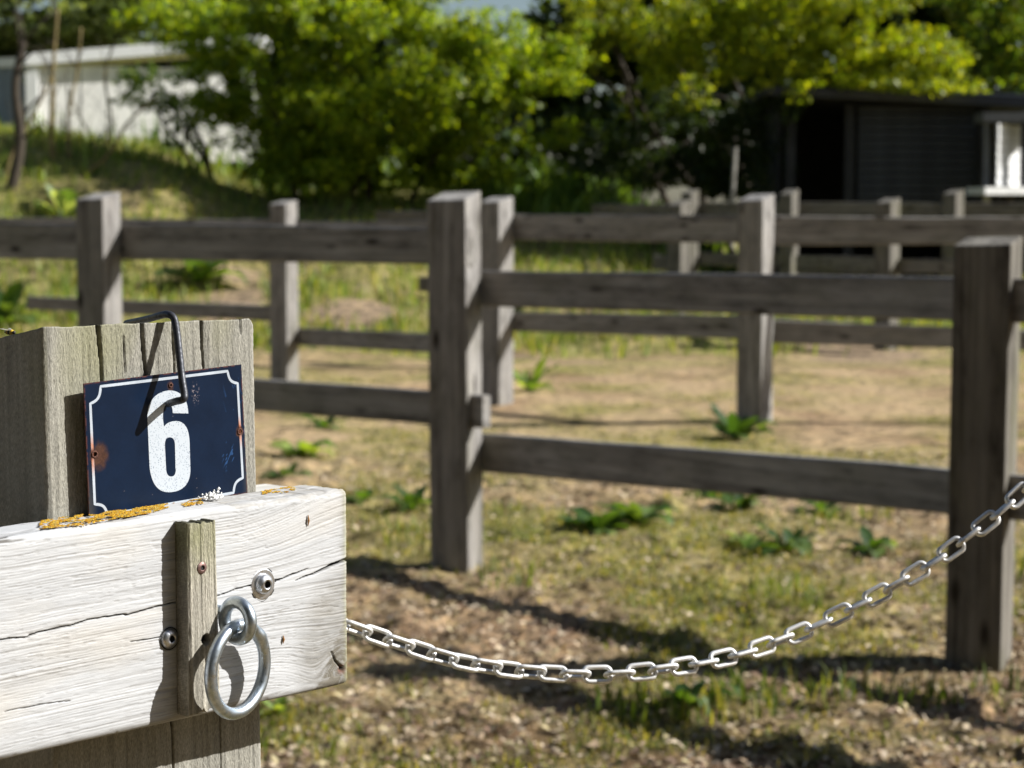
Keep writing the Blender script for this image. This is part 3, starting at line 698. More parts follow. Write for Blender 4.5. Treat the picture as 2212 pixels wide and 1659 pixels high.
def section(w, h, r, df, dt, ds):
    """rounded rectangle outline, (x, y, nx, ny, c): front face along y from 0 to h at x=0, then top, back, bottom"""
    out = []
    def edge(x0, y0, x1, y1, nx, ny, d, c0):
        L = math.hypot(x1-x0, y1-y0); n = max(1, int(round(L/d)))
        for i in range(n): t = i/n; out.append((x0+(x1-x0)*t, y0+(y1-y0)*t, nx, ny, c0+L*t))
        return c0+L
    def arc(cx, cy, a0, c0):
        for i in range(6):
            a = a0-math.pi/2*i/6; out.append((cx+r*math.cos(a), cy+r*math.sin(a), math.cos(a), math.sin(a), c0+r*math.pi/2*i/6))
        return c0+r*math.pi/2
    c = edge(0, r, 0, h-r, -1, 0, df, r)
    c = arc(r, h-r, math.pi, c); c = edge(r, h, w-r, h, 0, 1, dt, c); c = arc(w-r, h-r, math.pi/2, c)
    c = edge(w, h-r, w, r, 1, 0, ds, c); c = arc(w-r, r, 0, c); c = edge(w-r, 0, r, 0, 0, -1, dt, c); c = arc(r, r, -math.pi/2, c)
    return np.array(out)

# --- front board
bsec = section(BT, BH, .005, .00055, .0022, .006)
us = np.concatenate([np.linspace(-1.95, -.40, 60), np.arange(-.395, -.0045, .0011), -.0045*(1-np.sin(np.linspace(0, 1, 7)*math.pi/2))])
Un, Sn = np.meshgrid(us, np.arange(len(bsec)), indexing='ij')
X_, Y_, NX, NY, Cn = [bsec[Sn, k] for k in range(5)]
front = (NX < -.3)
def W2l(x, y, w_=0): return loc(*z2(x, y), w_)[:2]
kn = W2l(2052, 1062)
dk = np.hypot((Un-kn[0])*.8, (Y_-kn[1]))
th = np.arctan2(Y_-kn[1], Un-kn[0])
topr = W2l(2080, 120)
psi = Y_ + .0040*(fbm(Un*3+3, Y_*8, 61, 2)-.5) - .020*sm(Un, -.12, .01)*sm(Y_, .06, .15)**1.3 + .0012*np.sin(Un*11) + .00035*(fbm(Un*120, Y_*90, 623)-.5)
psi = psi + .016*np.exp(-(dk/.034)**2)*np.sign(Y_-kn[1]+.004)*np.minimum(1, dk/.006)
kz = np.exp(-(dk/.022)**2)
psi = psi*(1-kz) + kz*(dk*1.1+.003*np.sin(th*3))
ring_ = vn(psi*1000, Un*6+5, 62); ring2 = vn(psi*1250, Un*16, 63); ring3 = vn(psi*230, Un*4, 69)
groove = np.clip((.50-ring_)/.30, 0, 1)*(.30+.70*vn(Un*55, psi*300, 64))
fine_ = np.clip((.40-vn(psi*900, Un*11, 621))/.2, 0, 1)*(vn(Un*30, psi*200, 622) > .35)
fleck = (vn(Un*140, psi*1500, 65) > .80)*(vn(Un*18, psi*90, 66))
fq = np.mod(psi/.00195+.9*vn(psi*140, Un*3, 625)+.25*vn(Un*60, psi*300, 626), 1)
line_ = np.clip(1-np.abs(fq-.5)/.17, 0, 1)*np.clip(1.6*vn(Un*24, psi*420, 627)-.25, 0, 1)
groove = .35*groove
ring2 = ring2*.6+.4
disp = -.00034*line_ - .00042*groove - .00028*(ring2 < .35) - .0003*fine_ - .00035*fleck + .0005*(fbm(Un*20, Y_*60, 67)-.5) + .0012*(fbm(Un*6, Cn*14, 68)-.5)
base = np.array((.495, .502, .508)); gre = np.array((.36, .34, .31)); warm = np.array((.56, .50, .40)); crack_shade = np.array((.10, .092, .08))
col = np.ones(Un.shape+(3,))*base
col *= (.90+.17*ring3)[..., None]
tint = np.clip(1.2*(fbm(Un*9, Y_*30, 72)-.5), 0, .3)[..., None]; col = col*(1-tint)+warm*tint
g_ = np.clip(line_*.95+groove*.8+.35*fine_+.25*(ring2 < .3)+fleck*.9, 0, 1)[..., None]*(.34+.42*vn(Un*13, Y_*34, 624))[..., None]; col = col*(1-g_)+gre*.75*g_
# grey weathering: the knotty corner, the lower edge, the far end
cor = W2l(2090, 900)
age = sm(1.4-np.hypot((Un-.004)/.050, (Y_-.020)/.062), 0, .5)*(1-.5*vn(Un*160, psi*500, 73))
ta = W2l(2108, 640); tb = W2l(1900, 1150); tn = np.array((tb[1]-ta[1], -(tb[0]-ta[0]))); tn /= np.hypot(*tn)
sd_ = (Un-ta[0])*tn[0]+(Y_-ta[1])*tn[1]; sd_ = sd_*(1 if (0-ta[0])*tn[0]+(.0-ta[1])*tn[1] > 0 else -1)
age = np.maximum(age*.6, sm(sd_+.004*(vn(Un*300, psi*700, 77)-.5), -.002, .004)*(.95-.45*vn(Un*160, psi*500, 73)))
age = np.maximum(age, .75*sm(-Un, .014, -.002)*(vn(Un*200, Y_*260, 74)))
age = np.maximum(age, .55*sm(-Y_, -.012, 0)*(.4+.6*vn(Un*70, Y_*300, 75)))
age = np.clip(age+.55*kz*(vn(psi*900, th*2, 76) > .45), 0, 1)[..., None]
col = col*(1-age)+np.array((.165, .150, .120))*age*(.7+.6*vn(psi*1400, Un*60, 78))[..., None]
mossy = (sm(-Un, .009, -.001)*(.35+.6*vn(Un*150, Y_*150, 79)))[..., None]; col = col*(1-mossy)+np.array((.30, .29, .15))*mossy
# knot
kk_ = sm(-dk, -.0055, -.001)[..., None]; col = col*(1-kk_*.8)+np.array((.13, .045, .03))*kk_*.8; disp = disp-.003*sm(-dk, -.0035, 0)
# splits
cracks = [[(2105, 402, .0017), (1980, 450, .0013), (1880, 495, .0007), (1775, 530, .0001)],
          [(1850, 463, .0001), (1760, 495, .0005), (1700, 520, .0007), (1650, 533, .0011), (1600, 540, .001)],
          [(1540, 555, .0006), (1500, 566, .0003), (1430, 582, .0004), (1320, 622, .0004), (1180, 650, .0003)],
          [(1060, 660, .0003), (975, 682, .0004), (860, 712, .0006), (760, 742, .0006), (745, 735, .0006), (620, 752, .0005), (520, 772, .0006), (430, 805, .0006), (330, 828, .0007), (180, 858, .0007), (175, 868, .0004), (60, 880, .0006), (0, 888, .0005), (-300, 930, .0003)],
          [(2100, 1010, .0007), (2060, 1060, .0012), (2010, 1010, .0006), (1990, 960, .0003)],
          [(980, 872, .0001), (880, 888, .0003), (780, 902, .0001)], [(30, 1325, .0001), (200, 1290, .0002), (420, 1262, .0001)]]
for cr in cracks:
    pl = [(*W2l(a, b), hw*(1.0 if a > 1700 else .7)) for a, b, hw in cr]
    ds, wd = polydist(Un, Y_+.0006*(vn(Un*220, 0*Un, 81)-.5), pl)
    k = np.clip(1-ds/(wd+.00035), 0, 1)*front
    disp = disp-k*(.0012+wd*4.5); ka = sm(k, .15, .55)[..., None]; col = col*(1-ka)+crack_shade*.35*ka  # split colour darkened to stand for shade the shallow cuts cannot hold
# ragged cracks on the top left edge
tc = (NY > .35)
rough_t = vn(Un*38, Cn*420, 83); disp = disp-np.where(tc, .0022*np.clip(.34-rough_t, 0, 1)/.34, 0)
kt = (np.where(tc, sm(.34-rough_t, 0, .10), 0)*sm(-Un, .17, .30)*.9)[..., None]; col = col*(1-kt)+crack_shade*kt
kt = (np.where(tc, vn(Un*90, Cn*800, 84), 0)*sm(Un, -.17, -.10)*.75)[..., None]; col = col*(1-kt)+np.array((.30, .27, .22))*kt
# end rounding
er = np.where(Un > -.0045, 1-np.sqrt(np.clip(1-((Un+.0045)/.0045)**2, 0, 1)), 0)*.0045
PX = X_+NX*(disp-er); PY = Y_+NY*(disp-er)
PY += .0016*np.sin(Un*9+1)*(Y_/BH-.5)*2*.6 + (Y_ > BH*.5)*.001*(fbm(Un*30, 0*Un, 85)-.5)
ov, uv3, wv3 = np.array(O0), np.array(UU), np.array(WW)
Vb = ov + Un[..., None]*uv3 + PX[..., None]*wv3 + PY[..., None]*np.array((0, 0, 1.))
nb = len(bsec); Vb = Vb.reshape(-1, 3); colb = col.reshape(-1, 3); grb = np.stack([Un, Cn, 0*Un], -1).reshape(-1, 3)
capc = Vb[-nb:].mean(0)
Fb = grid_faces(len(us), nb, True)

fz = ground_z(O0.x, O0.y)
FP = thing('sign_post_fence', (O0.x-.1, O0.y+.05, fz), 'foreground timber post with a silvery white board bolted across its front', 'fence')
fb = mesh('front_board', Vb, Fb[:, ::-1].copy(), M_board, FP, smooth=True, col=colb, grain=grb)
ring0 = [tuple(p) for p in Vb[-nb:]]
c0_ = np.array(ring0); cc = c0_.mean(0); inner = cc+(c0_-cc)*.9; ecol = np.tile(np.array((.33, .30, .25)), (2*nb+1, 1))
Ve = np.concatenate([c0_, inner+uv3*.0004, cc[None]+uv3*.0006]); Fe = [(i, (i+1) % nb, nb+(i+1) % nb, nb+i) for i in range(nb)]+[(nb+i, nb+(i+1) % nb, 2*nb) for i in range(nb)]
mesh('end_grain', Ve, Fe, M_post, FP, col=ecol, grain=Ve*1.0)

# --- the post
w0 = BT+.0005
uTL = loc(*z1(255, 145), w0); uTR = loc(*z1(1532, 92), w0); uBL = loc(*z1(287, 1335), w0); uBR = loc(*z1(1566, 1140), w0)
PWd = uTR[0]-uTL[0]
def loftpost(name, parent, u_l, u_r, wfront, depth, v_bot, vt_l, vt_r, back_drop, lean_u, vlow, cracksf, matr, tone, seed=0, df=.0008, dv=.0016, r=.004, corner=.0):
    wd = u_r-u_l
    sec = section(depth, wd, r, df, .003, .012)        # x = depth, y = across
    vs_ = np.concatenate([np.linspace(v_bot, vlow, 40)[:-1], np.arange(vlow, vt_l, dv), [vt_l]])
    T, S = np.meshgrid((vs_-v_bot)/(vt_l-v_bot), np.arange(len(sec)), indexing='ij')
    x, y, nx, ny, c = [sec[S, k] for k in range(5)]
    top = vt_l+(vt_r-vt_l)*(y/wd)-back_drop*x - corner*sm(y, wd*.965, wd)+.0016*(fbm(c*90, 0*c, seed+3)-.5)
    v = v_bot+T*(top-v_bot)
    fr = nx < -.3
    gx = v*3; q = c + .004*(fbm(v*4, c*12, seed+1)-.5)
    n1 = vn(q*420, v*16, seed+4); n2 = vn(q*1100, v*60, seed+5); n3 = fbm(q*60, v*14, seed+6); n4 = fbm(c*900, v*500, seed+7, 2)
    disp = -.0010*np.clip(.45-n1, 0, 1)-.0003*n2+.0016*(n3-.5)+.0007*(n4-.5)
    colr = np.ones(v.shape+(3,))*tone
    colr *= (.78+.42*n1)[..., None]*(.80+.4*n4)[..., None]
    gm = np.clip(2.2*(fbm(q*22+7, v*9, seed+8)-.48)*sm(v, top-.16, top-.01), 0, .75)[..., None]
    colr = colr*(1-gm*.8)+np.array((.26, .255, .13))*gm*.8
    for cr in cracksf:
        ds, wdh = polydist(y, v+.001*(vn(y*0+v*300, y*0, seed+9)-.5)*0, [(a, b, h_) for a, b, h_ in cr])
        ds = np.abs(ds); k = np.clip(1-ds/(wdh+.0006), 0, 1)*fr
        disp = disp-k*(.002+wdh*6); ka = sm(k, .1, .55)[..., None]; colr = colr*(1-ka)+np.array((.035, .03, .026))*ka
    px = x+nx*disp; py = y+ny*disp
    lean = lean_u*(v-vt_l)
    V_ = ov + (u_l+py+lean)[..., None]*uv3 + (wfront+px)[..., None]*wv3 + v[..., None]*np.array((0, 0, 1.))
    n_, m_ = v.shape; Vf = V_.reshape(-1, 3); Fc = grid_faces(n_, m_, True)
    cl = colr.reshape(-1, 3); gr = np.stack([v, c, 0*v], -1).reshape(-1, 3)
    last = (n_-1)*m_; ctr = Vf[last:].mean(0)
    Vf = np.concatenate([Vf, ctr[None]]); cl = np.concatenate([cl, tone[None]*.8]); gr = np.concatenate([gr, [[0, 0, 0]]])
    tri = [(last+i, last+(i+1) % m_, n_*m_) for i in range(m_)]
    Fall = [tuple(f) for f in Fc.tolist()]+tri
    return mesh(name, Vf, Fall, matr, parent, smooth=True, col=cl, grain=gr)
lean = -(uTL[0]-uBL[0])/(uBL[1]-uTL[1])*1.0
lean = (uTL[0]-uBL[0])/(uTL[1]-uBL[1])
def pc(x, y):    # picture -> across/height coordinates on the post's front
    u, v, _ = loc(*z1(x, y), w0); return (u-uTL[0]-lean*(v-uTL[1]), v)
pcr = [[(*pc(590, 100), .0017), (*pc(592, 180), .0015), (*pc(605, 330), .0012), (*pc(612, 480), .0009), (*pc(616, 640), .0004)],
       [(*pc(850, 95), .0013), (*pc(858, 250), .0012), (*pc(872, 400), .0007), (*pc(882, 520), .0003)],
       [(*pc(1032, 95), .0003), (*pc(1042, 300), .0006), (*pc(1050, 480), .0003)],
       [(*pc(1208, 90), .0009), (*pc(1213, 250), .0008), (*pc(1222, 400), .0004), (*pc(1226, 560), .0002)],
       [(*pc(1443, 85), .0007), (*pc(1445, 130), .0003), (*pc(1447, 190), .0001)],
       [(*pc(744, 200), .0001), (*pc(748, 300), .0002), (*pc(752, 420), .0001)],
       [(.105, -1.1, .0006), (.106, -.02, .0006), (.100, .08, .0003)], [(.150, -1.1, .0003), (.152, .0, .0002)]]
vbot = fz-.3-O0.z
post6 = loftpost('post', FP, uTL[0], uTR[0], w0, .195, vbot, uTL[1], uTR[1], .185, lean, -.09, pcr, M_post, np.array((.30, .288, .245)), 200, corner=.006)
# --- matching board behind the post, its end showing on the right
ue = loc(650, 1053, w0+.197); bb0 = ue[1]-BH
def simple_board(u0, u1, v0, v1, wa, wb_, m=M_fence, name='back_board', par=FP):
    cs = [wp(u0, v0, wa), wp(u1, v0, wa), wp(u1, v0, wb_), wp(u0, v0, wb_), wp(u0, v1, wa), wp(u1, v1, wa), wp(u1, v1, wb_), wp(u0, v1, wb_)]
    V2, F2 = bevelled(cs, BOXF, .004)
    return mesh(name, V2, F2, m, par, grain=[((p-O0).dot(UU), p.z, (p-O0).dot(WW)) for p in V2])
M_pale = wood_mat('pale_board_wood', (.30, .28, .24), (.50, .48, .43), (.64, .62, .58), mossamt=.2)
simple_board(-1.95, ue[0], bb0, ue[1], w0+.197, w0+.197+BT, M_pale)
# neighbouring post carrying the other end of the boards (left of the view)
loftpost('post', FP, -1.9, -1.705, w0, .195, vbot, uTL[1], uTL[1], .1, 0, uTL[1]-.1, [], M_post, np.array((.335, .32, .27)), 300, df=.01, dv=.01)

# --- upright strip
sw = -.0145
sTL = loc(*z2(1128, 200), sw); sTR = loc(*z2(1300, 178), sw); sBR = loc(*z2(1332, 1292), sw); sBL = loc(*z2(1142, 1332), sw)
def strip_mesh():
    n, m_ = 220, 60
    T, S = np.meshgrid(np.linspace(0, 1, n), np.linspace(0, 1, m_), indexing='ij')
    wdt = sTR[0]-sTL[0]
    bev = .0022
    ed = np.clip(1-S*wdt/bev, 0, 1)+np.clip(1-(1-S)*wdt/bev*1.6, 0, 1)
    rag = .0035*(fbm(S*14, 0*S, 401, 2)-.5)
    vt = sTL[1]+(sTR[1]-sTL[1])*S; vb_ = sBL[1]+(sBR[1]-sBL[1])*S
    v = vb_-rag*1.6+(vt-vb_+rag*2.4)*T
    uu_ = (sBL[0]+(sTL[0]-sBL[0])*T)+S*((sBR[0]-sBL[0])+((sTR[0]-sTL[0])-(sBR[0]-sBL[0]))*T)
    q = S*wdt
    line = vn(q*700+v*2, v*9, 402); fine = vn(q*1500, v*90, 403)
    dp = .0009*np.clip(.5-line, 0, 1)*2*(.35+.65*sm(S, .25, .5)) + .0004*fine + ed*.0016
    w_ = sw+dp
    cl = np.ones(v.shape+(3,))*np.array((.37, .345, .285)); cl *= (.40+.95*np.clip(line+.15, 0, 1))[..., None]*(.85+.3*fine)[..., None]
    gm = np.clip(sm(v, vt-.055, vt-.005)*(.35+1.0*(fbm(q*60, v*30, 404)-.3)), 0, .7)[..., None]; cl = cl*(1-gm)+np.array((.21, .215, .075))*gm
    hole = loc(*z2(1238, 888), sw); dh = np.hypot(uu_-hole[0], v-hole[1]); kh = sm(-dh, -.0042, -.0030)
    w_ = w_+kh*.007; cl = cl*(1-kh[..., None])+np.array((.02, .018, .015))*kh[..., None]
    V1 = ov+uu_[..., None]*uv3+w_[..., None]*wv3+v[..., None]*np.array((0, 0, 1.))
    # sides down to the board
    Vl = V1.reshape(-1, 3); Fl = grid_faces(n, m_)
    edge = np.concatenate([np.arange(0, m_), np.arange(1, n)*m_+m_-1, (n-1)*m_+np.arange(m_-2, -1, -1), np.arange(n-2, 0, -1)*m_])
    rows = [Vl]; cols = [cl.reshape(-1, 3)]; Fa = [tuple(f) for f in Fl[:, ::-1].tolist()]
    prev = edge; off = len(Vl); ne = len(edge); Kd = 7
    uj = (Vl[edge]-ov)@wv3
    for k in range(1, Kd+1):
        t = k/Kd; nw = uj+(-.0003-uj)*t
        q_ = Vl[edge]+(nw-uj)[:, None]*wv3
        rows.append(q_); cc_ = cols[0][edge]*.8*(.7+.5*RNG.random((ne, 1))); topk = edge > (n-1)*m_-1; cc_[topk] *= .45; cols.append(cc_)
        cur = np.arange(off, off+ne); off += ne
        Fa += [(int(prev[i]), int(prev[(i+1) % ne]), int(cur[(i+1) % ne]), int(cur[i])) for i in range(ne)]; prev = cur
    VV = np.concatenate(rows); CCo = np.concatenate(cols)
    gr = np.stack([VV[:, 2], (VV-ov)@uv3, (VV-ov)@wv3], -1)
    return VV, Fa, CCo, gr
VV, Fa, CCo, gr = strip_mesh()
st = mesh('strip', VV, Fa, M_post, FP, smooth=False, col=CCo, grain=gr)
st.data.polygons.foreach_set('use_smooth', [True]*(219*59)+[False]*(len(Fa)-219*59))

# --- screws and bolts
def revolve(prof, n=28):
    V_ = []; F_ = []
    for (r_, z_) in prof:
        for k in range(n): a = 2*math.pi*k/n; V_.append((r_*math.cos(a), r_*math.sin(a), z_))
    for i in range(len(prof)-1):
        for k in range(n): F_.append((i*n+k, i*n+(k+1) % n, (i+1)*n+(k+1) % n, (i+1)*n+k))
    return V_, F_
BM = Matrix((( UU.x, 0, -WW.x), (UU.y, 0, -WW.y), (0, 1, 0)))      # local x=u, y=v, z=out of the board
def place(V_, c): return [Vector(c)+BM @ Vector(v) for v in V_]
def bolt(parent, centre, R, dome, washer=None, mt=M_zinc, sock=6, socket_r=.42, name='bolt'):
    V_, F_ = revolve([(R, -.0006), (R, .0004), (R*.93, dome*.45), (R*.75, dome*.8), (R*.6, dome*.95), (R*.5, dome), (R*socket_r*1.02, dome), (R*socket_r, dome-.0004)])
    b = mesh(name, place(V_, centre), F_, mt, parent, origin=centre, smooth=True)
    pts = []
    n = sock*4
    for k in range(n):
        a = 2*math.pi*k/n
        rr = R*socket_r*(1.0-.16*(.5+.5*math.cos(a*sock)) if sock == 6 else 1)
        pts.append((rr*math.cos(a), rr*math.sin(a)))
    V_ = [(x, y, dome-.0002) for x, y in pts]+[(x*.9, y*.9, dome*.25) for x, y in pts]+[(0, 0, dome*.2)]
    F_ = [(i, (i+1) % n, n+(i+1) % n, n+i) for i in range(n)]+[(n+i, n+(i+1) % n, 2*n) for i in range(n)]
    V_ = [(x*1.05, y*1.05, z) if i < n else (x, y, z) for i, (x, y, z) in enumerate(V_)]
    mesh('socket', place(V_, centre), F_, M_dark if mt is not M_rust else M_dark, b)
    return b
c1 = W2p(1582, 555, -.0008)
V_, F_ = revolve([(.0, .0006), (.0048, .0006), (.0108, .0006), (.0116, .0003), (.0118, -.0006)], 40)
sc = mesh('washer', place(V_, W2p(1577, 556, .0002)), F_, M_zinc, FP, origin=W2p(1577, 556, .0002), smooth=False)
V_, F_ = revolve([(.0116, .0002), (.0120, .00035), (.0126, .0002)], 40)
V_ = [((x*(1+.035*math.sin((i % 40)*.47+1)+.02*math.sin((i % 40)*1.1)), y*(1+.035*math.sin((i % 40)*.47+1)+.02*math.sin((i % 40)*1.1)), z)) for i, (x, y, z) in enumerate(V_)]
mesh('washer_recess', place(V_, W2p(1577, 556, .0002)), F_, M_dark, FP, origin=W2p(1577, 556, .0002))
bolt(FP, c1, .0078, .0046, socket_r=.36)
c2 = W2p(1017, 882, -.0008)
bolt(FP, c2, .0070, .0032, socket_r=.34)
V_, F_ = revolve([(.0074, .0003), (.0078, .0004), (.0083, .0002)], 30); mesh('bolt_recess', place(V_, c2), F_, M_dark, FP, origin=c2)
c3 = W2p(1211, 458, sw+.0002)
bolt(FP, c3, .0042, .0011, mt=metal_mat('browned_screw', (.13, .07, .06), (.30, .2, .18), .45, 800, .8), name='screw')

# --- eye bolt, and the ring that hangs in it
eyc = Vector(W2p(1425, 775, -.021))
def ringpts(c, ax1, ax2, R, n=64, R2=None): return [c+ax1*(R*math.cos(2*math.pi*k/n))+ax2*((R2 or R)*math.sin(2*math.pi*k/n)) for k in range(n)]
mb = MB(); Re = .0133
e1 = (-WW+UU*.05).normalized()
V_, F_ = tube(ringpts(eyc, e1, ZZ, Re), .0046, 20, closed=True); mb.add(V_, F_)
ey = mesh('eye_bolt', mb.V, mb.F, M_galv, FP, origin=eyc, smooth=True)
sh = eyc+ZZ*(Re*.55)-e1*(Re*.8)
V_, F_ = tube([eyc+ZZ*Re*.35-e1*Re*.9, eyc+ZZ*Re*.35-e1*Re-e1*.012, eyc+ZZ*Re*.35-e1*(Re+.03)], .0046, 16); mesh('shank', V_, F_, M_galv, ey, smooth=True)
bdir = math.radians(30); rd = Vector((math.sin(bdir), math.cos(bdir), 0)); R1, R2 = .0316, .0318
rc = eyc - ZZ*(Re-.0046+.0046 - .0098) ; 
rtop = eyc - ZZ*(Re-.0046-.0048-.0003)
tiltv = (ZZ*1.0 + WW*(-.02)).normalized()
rc = rtop - tiltv*R2 + rd*.0008
pts = ringpts(rc, rd, tiltv, R1, 96, R2)
rad = [.0046*(1+.16*math.exp(-((k-10)/2.2)**2)-.10*math.exp(-((k-14)/1.5)**2)) for k in range(96)]
V_, F_ = tube(pts, rad, 24, closed=True)
ro = mesh('steel_ring', V_, F_, M_galv, None, origin=rc, smooth=True)
tag(ro, 'thick galvanised steel ring hanging from the eye bolt on the white board', 'ring')

# --- lichen on the top of the board
def lichen():
    V_ = []; F_ = []; C_ = []
    k = 0; tries = 0
    for i in range(9000):
        r = random.random()
        zx = 225+(1090-225)*random.random() if r < .88 else (1080+random.random()*150 if r < .92 else 1590+200*random.random())
        ww_ = random.uniform(.001, .040) if zx < 1090 else random.uniform(.02, .044)
        lim = np.interp(zx, [225, 500, 900, 1090], [.006, .002, .012, .034])
        if zx < 1090 and ww_ < lim: continue
        if float(fbm(zx*.022, ww_*170, 501, 3)) < .40+.10*random.random()+ (.1 if zx > 1000 else 0): continue
        u = loc(*z1(zx, 1700-.19*zx*.75), 0)[0]; u = loc(*z1(zx, np.interp(zx, [225, 1800], [1400, 1170])), .0)[0] + .9*(ww_)*.9
        rr = random.uniform(.0004, .0011)
        z = BH+.0003 - (.005-math.sqrt(max(0, .005**2-(.005-ww_)**2)) if ww_ < .005 else 0)
        c = wp(u, z, ww_); o = len(V_)
        for dx, dy, dz in ((1, 0, 0), (0, 1, 0), (-1, 0, 0), (0, -1, 0), (0, 0, .75), (.7, .7, .35), (-.7, .7, .35), (-.7, -.7, .35), (.7, -.7, .35)):
            j = random.uniform(.7, 1.3); V_.append(c+Vector((dx, dy, dz))*rr*j)
        F_ += [(o, o+5, o+4), (o+5, o+1, o+4), (o+1, o+6, o+4), (o+6, o+2, o+4), (o+2, o+7, o+4), (o+7, o+3, o+4), (o+3, o+8, o+4), (o+8, o, o+4)]
        cc_ = random.choice([(.52, .29, .018), (.60, .37, .025), (.45, .20, .012), (.55, .38, .06), (.38, .30, .10), (.42, .22, .02)]); C_ += [cc_]*9
    return V_, F_, C_
V_, F_, C_ = lichen()
lo_ = mesh('lichen', V_, F_, M_lichen, FP, col=np.array(C_)); lo_['kind'] = 'stuff'

# --- the enamel number plate
wl, wr = BT-.009, BT-.002
PB = [W1p(537, 1290, wl), W1p(1485, 1140, wr), W1p(1448, 368, wr), W1p(503, 483, wl)]     # bl br tr tl
PBn = [np.array(p) for p in PB]
nrm = (PB[1]-PB[0]).cross(PB[3]-PB[0]).normalized()
if nrm.dot(WW) > 0: nrm = -nrm
SWd, SHt = 150., 104.
def plate(sx, sy, off=0.0):
    s = np.asarray(sx)/SWd; t = np.asarray(sy)/SHt
    p = PBn[0]*((1-s)*(1-t))[..., None]+PBn[1]*(s*(1-t))[..., None]+PBn[2]*(s*t)[..., None]+PBn[3]*((1-s)*t)[..., None]
    bow = -.0012*(1-(2*s-1)**2)
    return p+np.array(nrm)*(off-bow*0)[..., None] if not np.isscalar(off) else p+np.array(nrm)*off
def zmap():
    """homography zoomed picture -> plate mm"""
    src = [(537, 1290), (1485, 1140), (1448, 368), (503, 483)]; dst = [(0, 0), (SWd, 0), (SWd, SHt), (0, SHt)]
    A = []; b = []
    for (x, y), (X, Y) in zip(src, dst):
        A += [[x, y, 1, 0, 0, 0, -X*x, -X*y], [0, 0, 0, x, y, 1, -Y*x, -Y*y]]; b += [X, Y]
    h = np.linalg.solve(np.array(A, float), np.array(b, float)); Hm = np.append(h, 1).reshape(3, 3)
    def f(x, y):
        q = Hm @ np.array((x, y, 1.)); return q[0]/q[2], q[1]/q[2]
    return f
zm = zmap()
holes = [(*zm(565, 905), 2.3), (*zm(1437, 768), 2.1), (*zm(1015, 493), 1.5)]
blue = np.array((.0045, .0115, .029))
def rustmask(x, y):
    r = 0
    hx, hy, _ = holes[0]; d = np.hypot((x-hx-4.5)/9.0, (y-hy+2)/11.5)+.55*(fbm(x*.28, y*.28, 601)-.5); r = np.maximum(r, .85*sm(-d, -1.15, -.4))
    hx, hy, _ = holes[1]; d = np.hypot((x-hx)/4.8, (y-hy)/6.0)+.5*(fbm(x*.3, y*.3, 602)-.5); r = np.maximum(r, sm(-d, -1.0, -.5))
    hx, hy, _ = holes[2]; d = np.hypot((x-hx)/3.8, (y-hy+1)/5.0)+.5*(fbm(x*.5, y*.5, 603)-.5); r = np.maximum(r, .55*sm(-d, -1.0, -.5))
    return r
def run(x, y): # rusty streak running down the left edge and border
    hx, hy, _ = holes[0]; a = sm(-np.abs(x-hx+2), -7, -1)*sm(-np.abs(y-hy), -20, -5)
    hx, hy, _ = holes[1]; b = sm(-np.abs(x-hx), -4, -1)*sm(-np.abs(y-hy), -15, -4); return np.maximum(a, b)
gx = np.linspace(0, SWd, 340); gy = np.linspace(0, SHt, 236)
GX, GY = np.meshgrid(gx, gy, indexing='ij')
def enamel(x, y, basec, rg=1.0):
    c = np.ones(x.shape+(3,))*basec
    c = c*(.8+.45*fbm(x*.06, y*.06, 604)[..., None])
    r = rustmask(x, y)[..., None]*rg
    rc_ = np.array((.075, .035, .021))*(.4+1.1*fbm(x*1.2, y*1.2, 605)[..., None])
    c = c*(1-r)+rc_*r
    return c
cp = enamel(GX, GY, blue)
edge_ = np.minimum(np.minimum(GX, SWd-GX), np.minimum(GY, SHt-GY))
er_ = (sm(-edge_, -1.3, -.2)*(fbm(GX*.5, GY*.5, 606) > .45))[..., None]*.8; cp = cp*(1-er_)+np.array((.11, .04, .03))*er_
ag = (sm(-GX, -9, -1)*sm(-GY, -45, -8))[..., None]*.55+(sm(GX, SWd-6, SWd)*sm(-GY, -60, -10))[..., None]*.35; cp = cp*(1-ag)+np.array((.055, .055, .05))*ag
scr = (vn(GX*.9+GY*.25, GY*.16, 607) > .87)*sm(GX, 128, 138)*sm(-np.abs(GY-70), -36, -8)*.3
scr = np.maximum(scr, (vn(GX*.8-GY*.5, GY*.3, 608) > .8)*sm(-np.hypot((GX-133)/9, (GY-32)/16), -1, -.4)*.3)[..., None]
cp = cp*(1-scr)+np.array((.05, .15, .38))*scr
chip = (fbm(GX*1.1, GY*1.1, 609, 2) > .70)*sm(-np.hypot((GX-103)/5, (GY-86)/12), -1, -.3)*.55; chip = np.maximum(chip, (vn(GX*1.6, GY*1.6, 610) > .992)*.6)
cp = cp*(1-chip[..., None]*.8)+np.array((.5, .42, .42))*chip[..., None]*.8
Vp = plate(GX, GY, 0.0).reshape(-1, 3); Fp = grid_faces(len(gx), len(gy))
ctrx = GX.reshape(-1)[Fp].mean(1); ctry = GY.reshape(-1)[Fp].mean(1); keep = np.ones(len(Fp), bool)
for hx, hy, hr in holes: keep &= np.hypot(ctrx-hx, ctry-hy) > hr*.8
Fp = Fp[keep]
SP = thing('number_plate', tuple((PBn[0]+PBn[1])/2), 'dark blue enamel number plate with a white six, hooked on the timber post', 'sign')
mesh('plate', Vp, Fp, M_plate, SP, smooth=True, col=cp.reshape(-1, 3))
